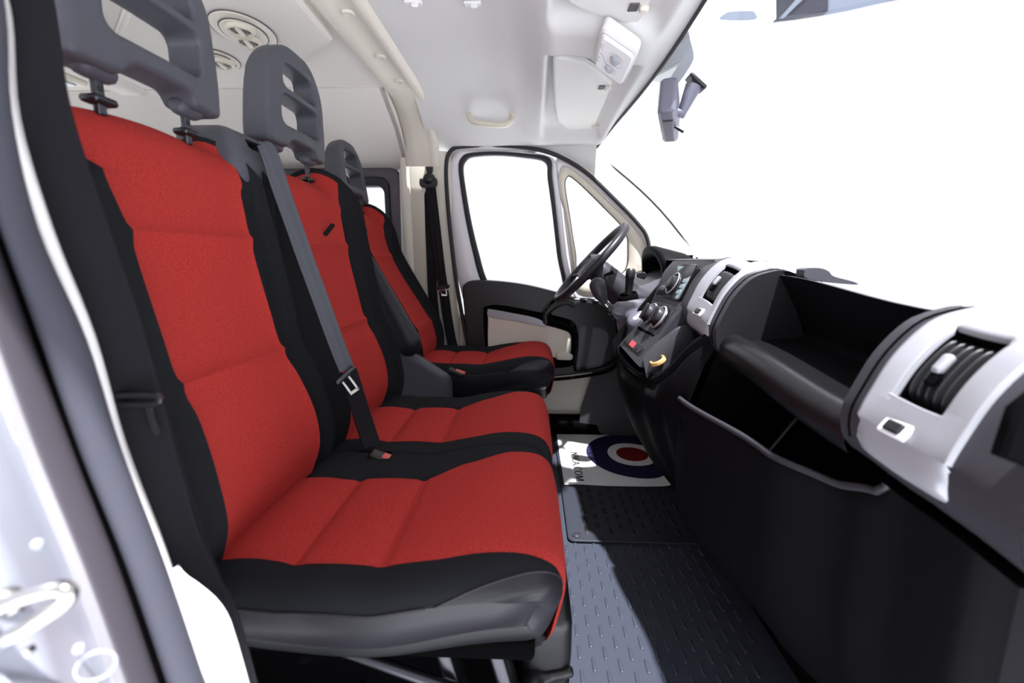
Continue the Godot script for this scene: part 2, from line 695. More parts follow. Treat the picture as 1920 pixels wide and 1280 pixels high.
func build_ceiling() -> void:
	var ce := structure("ceiling", "cream fabric headliner over the front seats", "headliner")
	var rows := []
	var skin := []
	for i in 97:
		var row := []
		var row2 := []
		for j in 121:
			var z := -0.30 - 1.92 * j / 120.0
			var x := lerpf(-0.46, head_x(z), i / 96.0)
			var y := ceil_y(x, z)
			# shallow beds that the two sun visors fold into, and the swelling that carries the lamp
			var bed := sstep(0.030, 0.056, x) * sstep(0.300, 0.268, x)
			bed *= sstep(-1.30, -1.35, z) * sstep(-2.06, -2.0, z) + sstep(-1.19, -1.12, z) * sstep(-0.45, -0.54, z)
			y += 0.018 * bed - 0.020 * (1.0 - bed) * sstep(-0.03, 0.03, x) * sstep(0.335, 0.275, x) * sstep(-2.16, -2.06, z)
			y -= 0.010 * exp(-pow((x - 0.235) / 0.07, 2) - pow((z + 1.36) / 0.11, 2))
			row.append(Vector3(x, y, z))
			row2.append(Vector3(x + 0.02, y + 0.05, z))
		rows.append(row)
		skin.append(row2)
	put("headliner", grid(rows), M.headliner, ce)
	put("roof_skin", grid(skin), M.white_paint, ce)
	# the roof goes on over the open passenger door to the rain gutter
	var eave := []
	for i in 25:
		var x := lerpf(-0.62, 0.34, i / 24.0)
		eave.append([Vector3(x, ceil_y(maxf(x, -0.4), -0.31) + 0.002, -0.31), Vector3(x, ceil_y(maxf(x, -0.4), -0.31) - 0.012, -0.27), Vector3(x, 1.37, -0.175), Vector3(x, 1.40, -0.165), Vector3(x, 1.46, -0.20), Vector3(x, 1.52, -0.32)])
	put("gutter_rail", grid(eave), M.white_paint, ce)
	# front edge of the roof
	put("header_edge", grid([rows[96], skin[96]]), M.cream_plastic, ce)
	# moulded roof rail over the door posts
	var rail := structure("trim_1", "cream plastic roof rail trim running over the door posts", "trim")
	var path := []
	for j in 40:
		var z := -0.34 - 1.5 * j / 39.0
		path.append(Vector2(z, 1.5))
	for j in 14:
		var a := PI / 2 * (j + 1) / 14.0 * 0.86
		path.append(Vector2(-1.84 - 0.27 * sin(a), 1.5 - 0.19 * (1.0 - cos(a))))
	path.append(Vector2(-2.125, 1.27))
	var sec := [Vector2(-0.568, 0.012), Vector2(-0.558, -0.004), Vector2(-0.549, -0.012), Vector2(-0.512, -0.014), Vector2(-0.508, -0.007), Vector2(-0.455, -0.007), Vector2(-0.451, -0.014), Vector2(-0.442, -0.018), Vector2(-0.430, -0.017), Vector2(-0.420, -0.008), Vector2(-0.412, 0.012)]
	var rr := []
	for i in path.size():
		var d: Vector2 = (path[mini(i + 1, path.size() - 1)] - path[maxi(i - 1, 0)]).normalized()
		var nn := Vector2(-d.y, d.x) * (1.0 if d.x < 0 else -1.0)
		nn = Vector2(d.y, -d.x)
		if nn.y < 0 or (absf(nn.y) < 0.2 and nn.x < 0):
			nn = -nn
		# the channel runs out before the bend
		var ch := sstep(-1.83, -1.78, path[i].x)
		var row := []
		for s in sec:
			var h: float = s.y
			if h > -0.010 and h < -0.005:
				h = lerpf(-0.014, h, ch)
			# nn points up/outwards: negative heights lie towards the cabin
			var q: Vector2 = path[i] + nn * h
			row.append(Vector3(s.x, q.y, q.x))
		rr.append(row)
	put("rail_moulding", grid(rr), M.cream_plastic, rail)
	for z in [-1.30, -1.56, -1.76, -0.9]:
		put("clip", lathe(Vector3(-0.482, 1.494, z), Vector3(0, -1, 0), [Vector2(0.017, 0.0), Vector2(0.016, 0.006), Vector2(0.012, 0.008), Vector2(0.009, 0.005), Vector2(0, 0.005)]), M.cream_plastic, rail)
	# small coat hook clips
	for u in [Vector3(-0.299, 1.495, -1.2573), Vector3(-0.1515, 1.495, -1.2682)]:
		var h := thing("coat_hook", "small white plastic hook on the headliner, " + ("nearer the roof rail" if u.x < -0.28 else "nearer the sun visor"), "hook", u)
		put("hook_base", rbox(u + Vector3(0, -0.003, 0), Vector3(0.045, 0.008, 0.018), 0.003), M.white_plastic, h)
		put("hook_tab", rbox(u + Vector3(0.004, -0.010, 0.004), Vector3(0.018, 0.012, 0.008), 0.003), M.white_plastic, h)


# ---------------------------------------------------------------- driver's door side
func build_far_side() -> void:
	var Z := Vector3(0, 0, -0.055)
	# outer wall around and below the door
	var w := structure("wall_left", "cream lower side of the cab below the driver's door", "wall")
	put("sill_panel", slab([Vector3(-0.6226, 0.5611, -2.215), Vector3(0.4765, 0.6711, -2.215), Vector3(0.5185, 0.3271, -2.215), Vector3(0.4211, 0.1323, -2.215), Vector3(0.3717, 0.0181, -2.215), Vector3(0.24, -0.1291, -2.215), Vector3(0.0198, -0.1627, -2.215), Vector3(-0.6539, -0.1756, -2.215)], Vector3(0, 0, -0.05), 0.002), M.cream_plastic, w)
	put("sill_cover", loft([[Vector3(-0.4, 0.0, -2.12), Vector3(-0.4, 0.06, -2.13), Vector3(-0.4, 0.085, -2.16), Vector3(-0.4, 0.085, -2.25), Vector3(-0.4, 0.0, -2.25)], [Vector3(0.36, 0.0, -2.12), Vector3(0.36, 0.06, -2.13), Vector3(0.36, 0.085, -2.16), Vector3(0.36, 0.085, -2.25), Vector3(0.36, 0.0, -2.25)]]), M.deep_black, w)
	# side lining of the footwell in front of the door
	var kick := []
	for i in 9:
		var t := i / 8.0
		var x := lerpf(0.26, 0.92, t)
		kick.append([Vector3(x - 0.02, 0.0, -2.13 + 0.05 * t), Vector3(x - 0.01 + 0.02 * t, 0.14 + 0.1 * t, -2.15 + 0.08 * t), Vector3(x + 0.05, 0.32 + 0.05 * t, -2.19 + 0.1 * t), Vector3(x + 0.06, 0.5, -2.2 + 0.1 * t)])
	put("footwell_lining", grid(kick), M.dash_mid, w)
	# B-pillar
	var bp := structure("trim_2", "cream plastic pillar trim behind the driver's door", "pillar trim")
	var post := []
	for e in [[1.335, 0.0], [1.0, 0.006], [0.7, 0.012], [0.4, 0.02], [0.0, 0.03]]:
		var y: float = e[0]
		var dz: float = -e[1] - 2.13 - 0.03 * (1.3 - y)
		var dx: float = 0.02 * (1.3 - y)
		post.append([Vector3(-0.60, y, dz - 0.05), Vector3(-0.597, y, dz - 0.012), Vector3(-0.59, y, dz), Vector3(-0.557, y, dz), Vector3(-0.555, y, dz - 0.005), Vector3(-0.551, y, dz - 0.005), Vector3(-0.549, y, dz), Vector3(-0.41 + dx * 0.4, y, dz), Vector3(-0.392 + dx * 0.6, y, dz - 0.006), Vector3(-0.372 + dx, y, dz - 0.02), Vector3(-0.362 + dx, y, dz - 0.06)])
	put("pillar_cover", grid(post), M.cream_plastic, bp)
	for u in [Vector3(-0.5266, 1.3445, -2.118), Vector3(-0.45, 1.346, -2.118)]:
		put("cap_screw", lathe(u, Vector3(0, 0, 1), [Vector2(0.006, -0.004), Vector2(0.006, 0.002), Vector2(0.004, 0.003), Vector2(0, 0.003)], 12), M.cream_plastic, bp)
	# the door itself
	var d := structure("door_1", "white driver's door with black and cream inner trim", "door")
	var ao := spl([Vector3(-0.2847, 0.5703, -2.16), Vector3(-0.3476, 0.7741, -2.16), Vector3(-0.3709, 0.9716, -2.16), Vector3(-0.3787, 1.1629, -2.16), Vector3(-0.3734, 1.2747, -2.16), Vector3(-0.3527, 1.325, -2.16), Vector3(-0.3013, 1.3451, -2.16), Vector3(-0.1612, 1.3506, -2.16), Vector3(-0.017, 1.3356, -2.16), Vector3(0.0983, 1.3051, -2.16), Vector3(0.119, 1.218, -2.16), Vector3(0.1413, 1.066, -2.16), Vector3(0.1674, 0.8735, -2.16), Vector3(0.2001, 0.6444, -2.16), Vector3(0.0132, 0.5976, -2.16), Vector3(-0.166, 0.5838, -2.16)], 5, true)
	var am := spl([Vector3(-0.2334, 0.7542, -2.16), Vector3(-0.2744, 0.8982, -2.16), Vector3(-0.3044, 1.0438, -2.16), Vector3(-0.3262, 1.1977, -2.16), Vector3(-0.3318, 1.2789, -2.16), Vector3(-0.3165, 1.3132, -2.16), Vector3(-0.2798, 1.3312, -2.16), Vector3(-0.1612, 1.337, -2.16), Vector3(-0.0289, 1.3267, -2.16), Vector3(0.0791, 1.3076, -2.16), Vector3(0.0924, 1.2251, -2.16), Vector3(0.1144, 1.0661, -2.16), Vector3(0.1401, 0.8735, -2.16), Vector3(0.1693, 0.6696, -2.16), Vector3(0.0127, 0.6589, -2.16), Vector3(-0.1526, 0.6837, -2.16)], 5, true)
	var ai := spl([Vector3(-0.2055, 0.7543, -2.16), Vector3(-0.2493, 0.8982, -2.16), Vector3(-0.2821, 1.0438, -2.16), Vector3(-0.3065, 1.1976, -2.16), Vector3(-0.3125, 1.2696, -2.16), Vector3(-0.2997, 1.2994, -2.16), Vector3(-0.2679, 1.3174, -2.16), Vector3(-0.1613, 1.3233, -2.16), Vector3(-0.0409, 1.3132, -2.16), Vector3(0.0602, 1.2918, -2.16), Vector3(0.0732, 1.2183, -2.16), Vector3(0.0973, 1.0662, -2.16), Vector3(0.1228, 0.8735, -2.16), Vector3(0.1513, 0.6847, -2.16), Vector3(0.0124, 0.6843, -2.16), Vector3(-0.1398, 0.704, -2.16)], 5, true)
	put("door_frame", frame(ao, am, Z, 0.006), M.white_paint, d)
	put("window_rubber", frame(shift(am, Vector3(0, 0, 0.003)), shift(ai, Vector3(0, 0, 0.003)), Vector3(0, 0, -0.03), 0.004), M.rubber, d)
	var bo := spl([Vector3(0.151, 1.066, -2.16), Vector3(0.1291, 1.1948, -2.16), Vector3(0.1103, 1.3028, -2.16), Vector3(0.1656, 1.2887, -2.16), Vector3(0.2579, 1.2331, -2.16), Vector3(0.382, 1.1167, -2.16), Vector3(0.4958, 1.0008, -2.16), Vector3(0.5382, 0.9314, -2.16), Vector3(0.5548, 0.8491, -2.16), Vector3(0.5453, 0.7508, -2.16), Vector3(0.3904, 0.6629, -2.16), Vector3(0.2198, 0.6622, -2.16), Vector3(0.1883, 0.8245, -2.16), Vector3(0.1683, 0.9464, -2.16)], 5, true)
	var bm := spl([Vector3(0.1535, 1.066, -2.16), Vector3(0.1219, 1.1949, -2.16), Vector3(0.1302, 1.2616, -2.16), Vector3(0.1612, 1.2705, -2.16), Vector3(0.2441, 1.2148, -2.16), Vector3(0.3707, 1.098, -2.16), Vector3(0.4741, 0.9985, -2.16), Vector3(0.5238, 0.9266, -2.16), Vector3(0.5376, 0.8491, -2.16), Vector3(0.5245, 0.7706, -2.16), Vector3(0.3889, 0.7006, -2.16), Vector3(0.2239, 0.7001, -2.16), Vector3(0.1927, 0.849, -2.16), Vector3(0.1727, 0.9705, -2.16)], 5, true)
	var bi := spl([Vector3(0.173, 1.0659, -2.16), Vector3(0.1511, 1.1831, -2.16), Vector3(0.1575, 1.2223, -2.16), Vector3(0.179, 1.2268, -2.16), Vector3(0.2453, 1.1732, -2.16), Vector3(0.3374, 1.0864, -2.16), Vector3(0.4104, 1.0153, -2.16), Vector3(0.439, 0.9699, -2.16), Vector3(0.4485, 0.9219, -2.16), Vector3(0.4436, 0.8124, -2.16), Vector3(0.3735, 0.7753, -2.16), Vector3(0.2294, 0.775, -2.16), Vector3(0.2067, 0.8857, -2.16), Vector3(0.1899, 0.9705, -2.16)], 5, true)
	put("front_frame", frame(bo, bm, Z, 0.004), M.white_paint, d)
	put("quarter_light_surround", frame(shift(bm, Vector3(0, 0, 0.004)), shift(bi, Vector3(0, 0, 0.004)), Vector3(0, 0, -0.05), 0.008), M.warm_plastic, d)
	put("quarter_light_rubber", ring_tube(shift(bi, Vector3(0, 0, -0.006)), 0.0035, 6, Vector3(0, 0, 1)), M.rubber, d)
	put("door_seal", tube(spl([Vector3(-0.2854, 0.3639, -2.14), Vector3(-0.3138, 0.5211, -2.14), Vector3(-0.35, 0.75, -2.14), Vector3(-0.3724, 0.9706, -2.14), Vector3(-0.3849, 1.1601, -2.14), Vector3(-0.3841, 1.2869, -2.14), Vector3(-0.3561, 1.3434, -2.14), Vector3(-0.291, 1.3563, -2.14), Vector3(-0.1596, 1.3595, -2.14), Vector3(0.0068, 1.3422, -2.14), Vector3(0.1257, 1.3075, -2.14), Vector3(0.2458, 1.2388, -2.14), Vector3(0.3683, 1.1305, -2.14), Vector3(0.4806, 1.0207, -2.14), Vector3(0.5298, 0.9498, -2.14), Vector3(0.5534, 0.825, -2.14)], 6), 0.0095, 8), M.rubber, d)
	# inner trim of the door
	put("door_trim", slab(spl([Vector3(-0.317, 0.7078, -2.1), Vector3(-0.3063, 0.7447, -2.1), Vector3(-0.2689, 0.762, -2.1), Vector3(-0.1603, 0.7597, -2.1), Vector3(-0.0251, 0.7429, -2.1), Vector3(0.11, 0.7115, -2.1), Vector3(0.2035, 0.6849, -2.1), Vector3(0.3063, 0.6754, -2.1), Vector3(0.4, 0.6439, -2.1), Vector3(0.419, 0.4818, -2.1), Vector3(0.4153, 0.3926, -2.1), Vector3(0.3672, 0.3483, -2.1), Vector3(0.2175, 0.3208, -2.1), Vector3(0.0661, 0.3035, -2.1), Vector3(-0.0865, 0.2913, -2.1), Vector3(-0.2403, 0.2895, -2.1), Vector3(-0.2856, 0.347, -2.1), Vector3(-0.3029, 0.5275, -2.1)], 4, true), Vector3(0, 0, -0.07), 0.008), M.black_plastic, d)
	put("trim_recess", slab(spl([Vector3(-0.2205, 0.617, -2.094), Vector3(-0.2053, 0.6444, -2.094), Vector3(-0.1358, 0.6496, -2.094), Vector3(0.0126, 0.623, -2.094), Vector3(0.1363, 0.5963, -2.094), Vector3(0.2058, 0.5668, -2.094), Vector3(0.2228, 0.4814, -2.094), Vector3(0.2155, 0.3792, -2.094), Vector3(0.1409, 0.3527, -2.094), Vector3(-0.0356, 0.3509, -2.094), Vector3(-0.1751, 0.3547, -2.094), Vector3(-0.2123, 0.4526, -2.094)], 4, true), Vector3(0, 0, -0.012), 0.004), M.deep_black, d)
	put("trim_insert", slab(spl([Vector3(-0.1977, 0.5806, -2.086), Vector3(-0.1925, 0.6006, -2.086), Vector3(-0.1107, 0.5886, -2.086), Vector3(0.0378, 0.5645, -2.086), Vector3(0.1368, 0.5401, -2.086), Vector3(0.1816, 0.5203, -2.086), Vector3(0.1899, 0.4827, -2.086), Vector3(0.1862, 0.4268, -2.086), Vector3(0.1643, 0.4062, -2.086), Vector3(0.0144, 0.41, -2.086), Vector3(-0.1363, 0.4087, -2.086), Vector3(-0.1941, 0.4287, -2.086)], 4, true), Vector3(0, 0, -0.012), 0.003), M.cream_plastic, d)
	put("silver_strip", slab(spl([Vector3(-0.1994, 0.6259, -2.082), Vector3(-0.1845, 0.6309, -2.082), Vector3(-0.0858, 0.614, -2.082), Vector3(0.0128, 0.5947, -2.082), Vector3(0.0598, 0.5751, -2.082), Vector3(0.0699, 0.5528, -2.082), Vector3(0.0378, 0.5551, -2.082), Vector3(-0.0858, 0.5793, -2.082), Vector3(-0.1897, 0.5961, -2.082)], 4, true), Vector3(0, 0, -0.012), 0.002), M.silver_trim, d)
	put("door_pocket", slab(spl([Vector3(0.0853, 0.6456, -2.07), Vector3(0.109, 0.6774, -2.07), Vector3(0.1936, 0.6777, -2.07), Vector3(0.3021, 0.6708, -2.07), Vector3(0.3898, 0.6397, -2.07), Vector3(0.4057, 0.4872, -2.07), Vector3(0.4017, 0.4068, -2.07), Vector3(0.3518, 0.3657, -2.07), Vector3(0.2266, 0.3389, -2.07), Vector3(0.2037, 0.3591, -2.07), Vector3(0.2111, 0.4606, -2.07), Vector3(0.2045, 0.5306, -2.07), Vector3(0.16, 0.5551, -2.07), Vector3(0.0911, 0.5843, -2.07)], 4, true), Vector3(0, 0, -0.04), 0.012), M.dash_black, d)
	put("pull_handle", tube(spl([Vector3(0.0714, 0.5708, -2.06), Vector3(0.0708, 0.6149, -2.06), Vector3(0.109, 0.6492, -2.06), Vector3(0.1568, 0.6688, -2.06), Vector3(0.2004, 0.6544, -2.06)], 5), 0.014, 10), M.black_plastic, d)
	put("pocket_bottle_bulge", net(func(p): return sd_cap(p, Vector3(0.135, 0.415, -2.085), Vector3(0.185, 0.41, -2.085), 0.02, 0.016), Vector3(0.1, 0.37, -2.12), Vector3(0.22, 0.45, -2.05), 0.006), M.cream_plastic, d)
	put("trim_lower_lip", tube(spl([Vector3(-0.2596, 0.292, -2.09), Vector3(-0.0861, 0.2835, -2.09), Vector3(0.0912, 0.2959, -2.09), Vector3(0.2667, 0.3187, -2.09), Vector3(0.378, 0.3483, -2.09), Vector3(0.418, 0.4025, -2.09)], 5), 0.008, 8), M.deep_black, d)
	# panes
	var g1 := structure("window_1", "clear pane of the driver's door window", "window")
	put("pane", slab(shift(ai, Vector3(0, 0, -0.02)), Vector3(0, 0, -0.004), 0.0005), M.glass, g1)
	var g2 := structure("window_2", "small clear quarter light in front of the driver's window", "window")
	put("pane", slab(shift(bi, Vector3(0, 0, -0.02)), Vector3(0, 0, -0.004), 0.0005), M.glass, g2)
	# side of the roof above the door, down to the seal
	var above := []
	for i in 25:
		var t := i / 24.0
		var x := lerpf(-0.42, 0.285, t)
		var yb: float = lut([[-0.42, 1.372], [-0.15, 1.372], [0.0, 1.357], [0.13, 1.322], [0.24, 1.262], [0.3, 1.22]], x)
		above.append([Vector3(x, ceil_y(x, -2.12), -2.12), Vector3(x, lerpf(ceil_y(x, -2.15), yb, 0.5), -2.145), Vector3(x, yb, -2.155), Vector3(x, yb, -2.20)])
	put("roof_side_lining", grid(above), M.headliner, w)
	# A-pillar lining between the door seal and the windscreen
	var ap := structure("trim_3", "cream plastic windscreen pillar lining beside the driver's quarter light", "pillar trim")
	var lo := spl([Vector3(0.0069, 1.3389, -2.145), Vector3(0.1261, 1.3041, -2.145), Vector3(0.2465, 1.2351, -2.145), Vector3(0.3693, 1.1265, -2.145), Vector3(0.4819, 1.0163, -2.145), Vector3(0.5361, 0.9452, -2.145), Vector3(0.5619, 0.825, -2.145)], 5)
	var up := spl([Vector3(0.1536, 1.3716, -2.215), Vector3(0.2803, 1.3635, -2.215), Vector3(0.376, 1.2722, -2.215), Vector3(0.4907, 1.1632, -2.215), Vector3(0.62, 1.0429, -2.215), Vector3(0.6987, 0.9673, -2.215), Vector3(0.792, 0.8712, -2.215)], 5)
	var mid := []
	for i in lo.size():
		mid.append(lo[i].lerp(up[i], 0.5) + Vector3(0, 0, 0.006))
	put("pillar_lining", grid([lo, mid, up]), M.cream_plastic, ap)


func shift(loop: Array, by: Vector3) -> Array:
	var out := []
	for p in loop:
		out.append(p + by)
	return out


# ---------------------------------------------------------------- rear compartment
func build_rear_cabin() -> void:
	var rc := structure("wall_rear", "pale lining of the passenger compartment behind the seats", "wall")
	var rows := []
	for x in [-0.555, -0.75, -1.2, -1.8, -2.4, -3.3]:
		rows.append([Vector3(x, 1.32, -0.28), Vector3(x, 1.42, -0.34), Vector3(x, 1.505, -0.66), Vector3(x, 1.515, -1.25), Vector3(x, 1.505, -1.84), Vector3(x, 1.502, -1.845), Vector3(x, 1.40, -2.03), Vector3(x, 1.30, -2.14), Vector3(x, 1.272, -2.20), Vector3(x, 1.272, -2.30)])
	var st := st_new()
	for j in 9:
		st.set_smooth_group(1 if j < 4 else 2)
		for i in rows.size() - 1:
			quad(st, rows[i][j], rows[i][j + 1], rows[i + 1][j + 1], rows[i + 1][j])
	put("roof_lining", done(st), M.rear_lining, rc)
	# closes the step between this lining and the roof rail
	var step := []
	for p in [[1.60, -1.70], [1.505, -1.80], [1.502, -1.845], [1.40, -2.03], [1.30, -2.14], [1.272, -2.20], [1.272, -2.30], [1.60, -2.30]]:
		step.append(Vector3(-0.562, p[0], p[1]))
	put("rail_return", slab(step, Vector3(-0.02, 0, 0), 0.001), M.rear_lining, rc)
	put("ceiling_seam", tube([Vector3(-0.565, 1.503, -1.843), Vector3(-3.2, 1.503, -1.843)], 0.0022, 6), M.cream_plastic, rc)
	for x in [-1.55, -2.25]:
		put("roof_bow", loft([[Vector3(x - 0.06, 1.515, -0.5), Vector3(x - 0.04, 1.488, -0.5), Vector3(x + 0.04, 1.488, -0.5), Vector3(x + 0.06, 1.515, -0.5)], [Vector3(x - 0.06, 1.515, -1.84), Vector3(x - 0.04, 1.485, -1.84), Vector3(x + 0.04, 1.485, -1.84), Vector3(x + 0.06, 1.515, -1.84)]]), M.rear_lining, rc)
	# end wall with a big window that lets daylight in
	put("end_wall", slab([Vector3(-3.2, 1.55, -0.2), Vector3(-3.2, 0.9, -0.2), Vector3(-3.2, 0.9, -2.3), Vector3(-3.2, 1.55, -2.3)], Vector3(-0.05, 0, 0), 0.002), M.rear_lining, rc)
	put("end_wall_lower", slab([Vector3(-3.2, 0.9, -0.2), Vector3(-3.2, -0.05, -0.2), Vector3(-3.2, -0.05, -2.3), Vector3(-3.2, 0.9, -2.3)], Vector3(-0.05, 0, 0), 0.002), M.rear_lining, rc)
	put("rear_floor", rbox(Vector3(-2.05, -0.03, -1.29), Vector3(2.3, 0.06, 2.0), 0.01), M.floor_rubber, rc)
	# lower side walls
	put("side_lining", slab([Vector3(-0.62, 0.78, -2.2), Vector3(-0.62, 0.0, -2.2), Vector3(-3.2, 0.0, -2.2), Vector3(-3.2, 0.78, -2.2)], Vector3(0, 0, -0.05), 0.002), M.rear_lining, rc)
	put("near_side_lining", slab([Vector3(-0.45, 0.78, -0.25), Vector3(-0.45, 0.0, -0.25), Vector3(-3.2, 0.0, -0.25), Vector3(-3.2, 0.78, -0.25)], Vector3(0, 0, 0.05), 0.002), M.rear_lining, rc)
	# sliding door window frame seen past the driver's headrest
	var sd := structure("door_2", "dark framed sliding door window behind the driver's seat", "door")
	var o := rounded_rect(-1.75, 0.76, -0.612, 1.285, 0.06, -2.19)
	var i1 := rounded_rect(-1.70, 0.80, -0.665, 1.235, 0.05, -2.185)
	var i2 := rounded_rect(-1.66, 0.84, -0.690, 1.195, 0.035, -2.185)
	put("frame_outer", frame(o, i1, Vector3(0, 0, -0.06), 0.008), M.taupe_rubber, sd)
	put("frame_seal", frame(shift(i1, Vector3(0, 0, 0.006)), i2, Vector3(0, 0, -0.05), 0.006), M.rubber, sd)
	put("door_edge", slab([Vector3(-0.612, 1.275, -2.175), Vector3(-0.585, 1.275, -2.175), Vector3(-0.600, 0.3, -2.19), Vector3(-0.628, 0.3, -2.19)], Vector3(0, 0, -0.06), 0.006), M.white_paint, sd)
	var g3 := structure("window_3", "clear pane of the sliding door window behind the driver's seat", "window")
	put("pane", slab(shift(i2, Vector3(0, 0, -0.02)), Vector3(0, 0, -0.004), 0.0005), M.glass, g3)
	# flat roof unit with swivelling air outlets
	var ac := thing("roof_air_unit", "cream roof unit with round swivelling air outlets behind the seats", "air vent", Vector3(-1.0, 1.5, -1.3))
	put("housing", slab([Vector3(-0.5853, 1.484, -1.4416), Vector3(-0.7414, 1.484, -1.5669), Vector3(-0.901, 1.484, -1.5807), Vector3(-1.1617, 1.484, -1.57), Vector3(-1.3764, 1.484, -1.5488), Vector3(-0.6199, 1.484, -0.8879), Vector3(-0.4905, 1.484, -0.8932), Vector3(-0.5732, 1.484, -1.2193)], Vector3(0, 0.03, 0), 0.010), M.rear_lining, ac)
	for e in [[[Vector3(-0.80, 1.478, -1.36)], 0.11, 0.062, 1], [[Vector3(-0.985, 1.478, -1.535)], 0.075, 0.038, 0]]:
		var c: Vector3 = e[0][0]
		var a: float = e[1]
		var b: float = e[2]
		var tilt := Basis(Vector3.UP, 0.15)
		for q in [[1.0, 0.0], [0.72, 0.005]]:
			var lp := []
			for i in 36:
				var t := TAU * i / 36
				lp.append(c + tilt * Vector3(cos(t) * b * 1.25 * q[0], -q[1], sin(t) * a * q[0]))
			put("oval_panel", slab(lp, Vector3(0, 0.012, 0), 0.004), M.warm_plastic, ac)
			put("panel_gap", ring_tube(shift(lp, Vector3(0, 0.004, 0)), 0.0016, 6), M.taupe_rubber, ac)
		var spots := [Vector3(0.004, 0, 0.034), Vector3(-0.006, 0, -0.036)] if e[3] else [Vector3(0, 0, 0)]
		for s in spots:
			var oc: Vector3 = c + tilt * s + Vector3(0, -0.006, 0)
			var outlet := put("outlet", lathe(oc, Vector3(0, -1, 0), [Vector2(0.038, -0.006), Vector2(0.036, 0.006), Vector2(0.031, 0.011), Vector2(0.026, 0.008), Vector2(0.025, -0.004), Vector2(0.0, -0.005)]), M.warm_plastic, ac)
			put("vane", rbox(oc + Vector3(0, -0.005, 0), Vector3(0.012, 0.012, 0.046), 0.003, tilt), M.warm_plastic, outlet).position = Vector3.ZERO
			for k in [-1, 1]:
				put("opening", rbox(oc + tilt * Vector3(k * 0.014, -0.003, 0), Vector3(0.011, 0.004, 0.034), 0.0018, tilt), M.taupe_rubber, outlet).position = Vector3.ZERO
	# courtesy lamp further back
	var lp2 := thing("rear_courtesy_lamp", "small oval ceiling lamp at the back of the passenger compartment", "lamp", Vector3(-1.9, 1.5, -1.9))
	var lc: Vector3 = [Vector3(-1.6928, 1.49, -1.6851)][0]
	lp2.position = lc
	root_parts[lp2] = lc
	put("lamp_body", rbox(lc, Vector3(0.16, 0.03, 0.09), 0.012), M.warm_plastic, lp2)
	put("lamp_lens", rbox(lc + Vector3(0.01, -0.016, 0.01), Vector3(0.10, 0.01, 0.05), 0.004), M.lens_grey, lp2)


func rounded_rect(x0: float, y0: float, x1: float, y1: float, r: float, z: float, seg := 6) -> Array:
	var out := []
	for c in [[x1 - r, y1 - r, 0.0], [x0 + r, y1 - r, PI / 2], [x0 + r, y0 + r, PI], [x1 - r, y0 + r, 1.5 * PI]]:
		for i in seg + 1:
			var a: float = c[2] + PI / 2 * i / seg
			out.append(Vector3(c[0] + r * cos(a), c[1] + r * sin(a), z))
	return out


# ---------------------------------------------------------------- passenger door post, close to the camera
func full_height(p: Array, top := 1.40, bottom := 0.06) -> Array:
	var d: Vector3 = p[0] - p[1]
	var e: Vector3 = p[-1] - p[-2]
	var a: Vector3 = p[0] + d * ((top - p[0].y) / d.y) * Vector3(0.3, 1, 0.3)
	var z: Vector3 = p[-1] + e * ((bottom - p[-1].y) / e.y) * Vector3(0.35, 1, 0.35)
	return [a] + p + [z]


func band(left: Array, right: Array, bulge: Vector3, back: Vector3, n := 8) -> ArrayMesh:
	var l := spl(full_height(left), 5)
	var r := spl(full_height(right), 5)
	var rows := []
	for i in l.size():
		var row := [l[i] + back]
		for k in n + 1:
			var t := float(k) / n
			row.append(l[i].lerp(r[i], t) + bulge * sqrt(maxf(0.0, 1.0 - pow(2.0 * t - 1.0, 2))))
		row.append(r[i] + back)
		rows.append(row)
	return grid(rows)


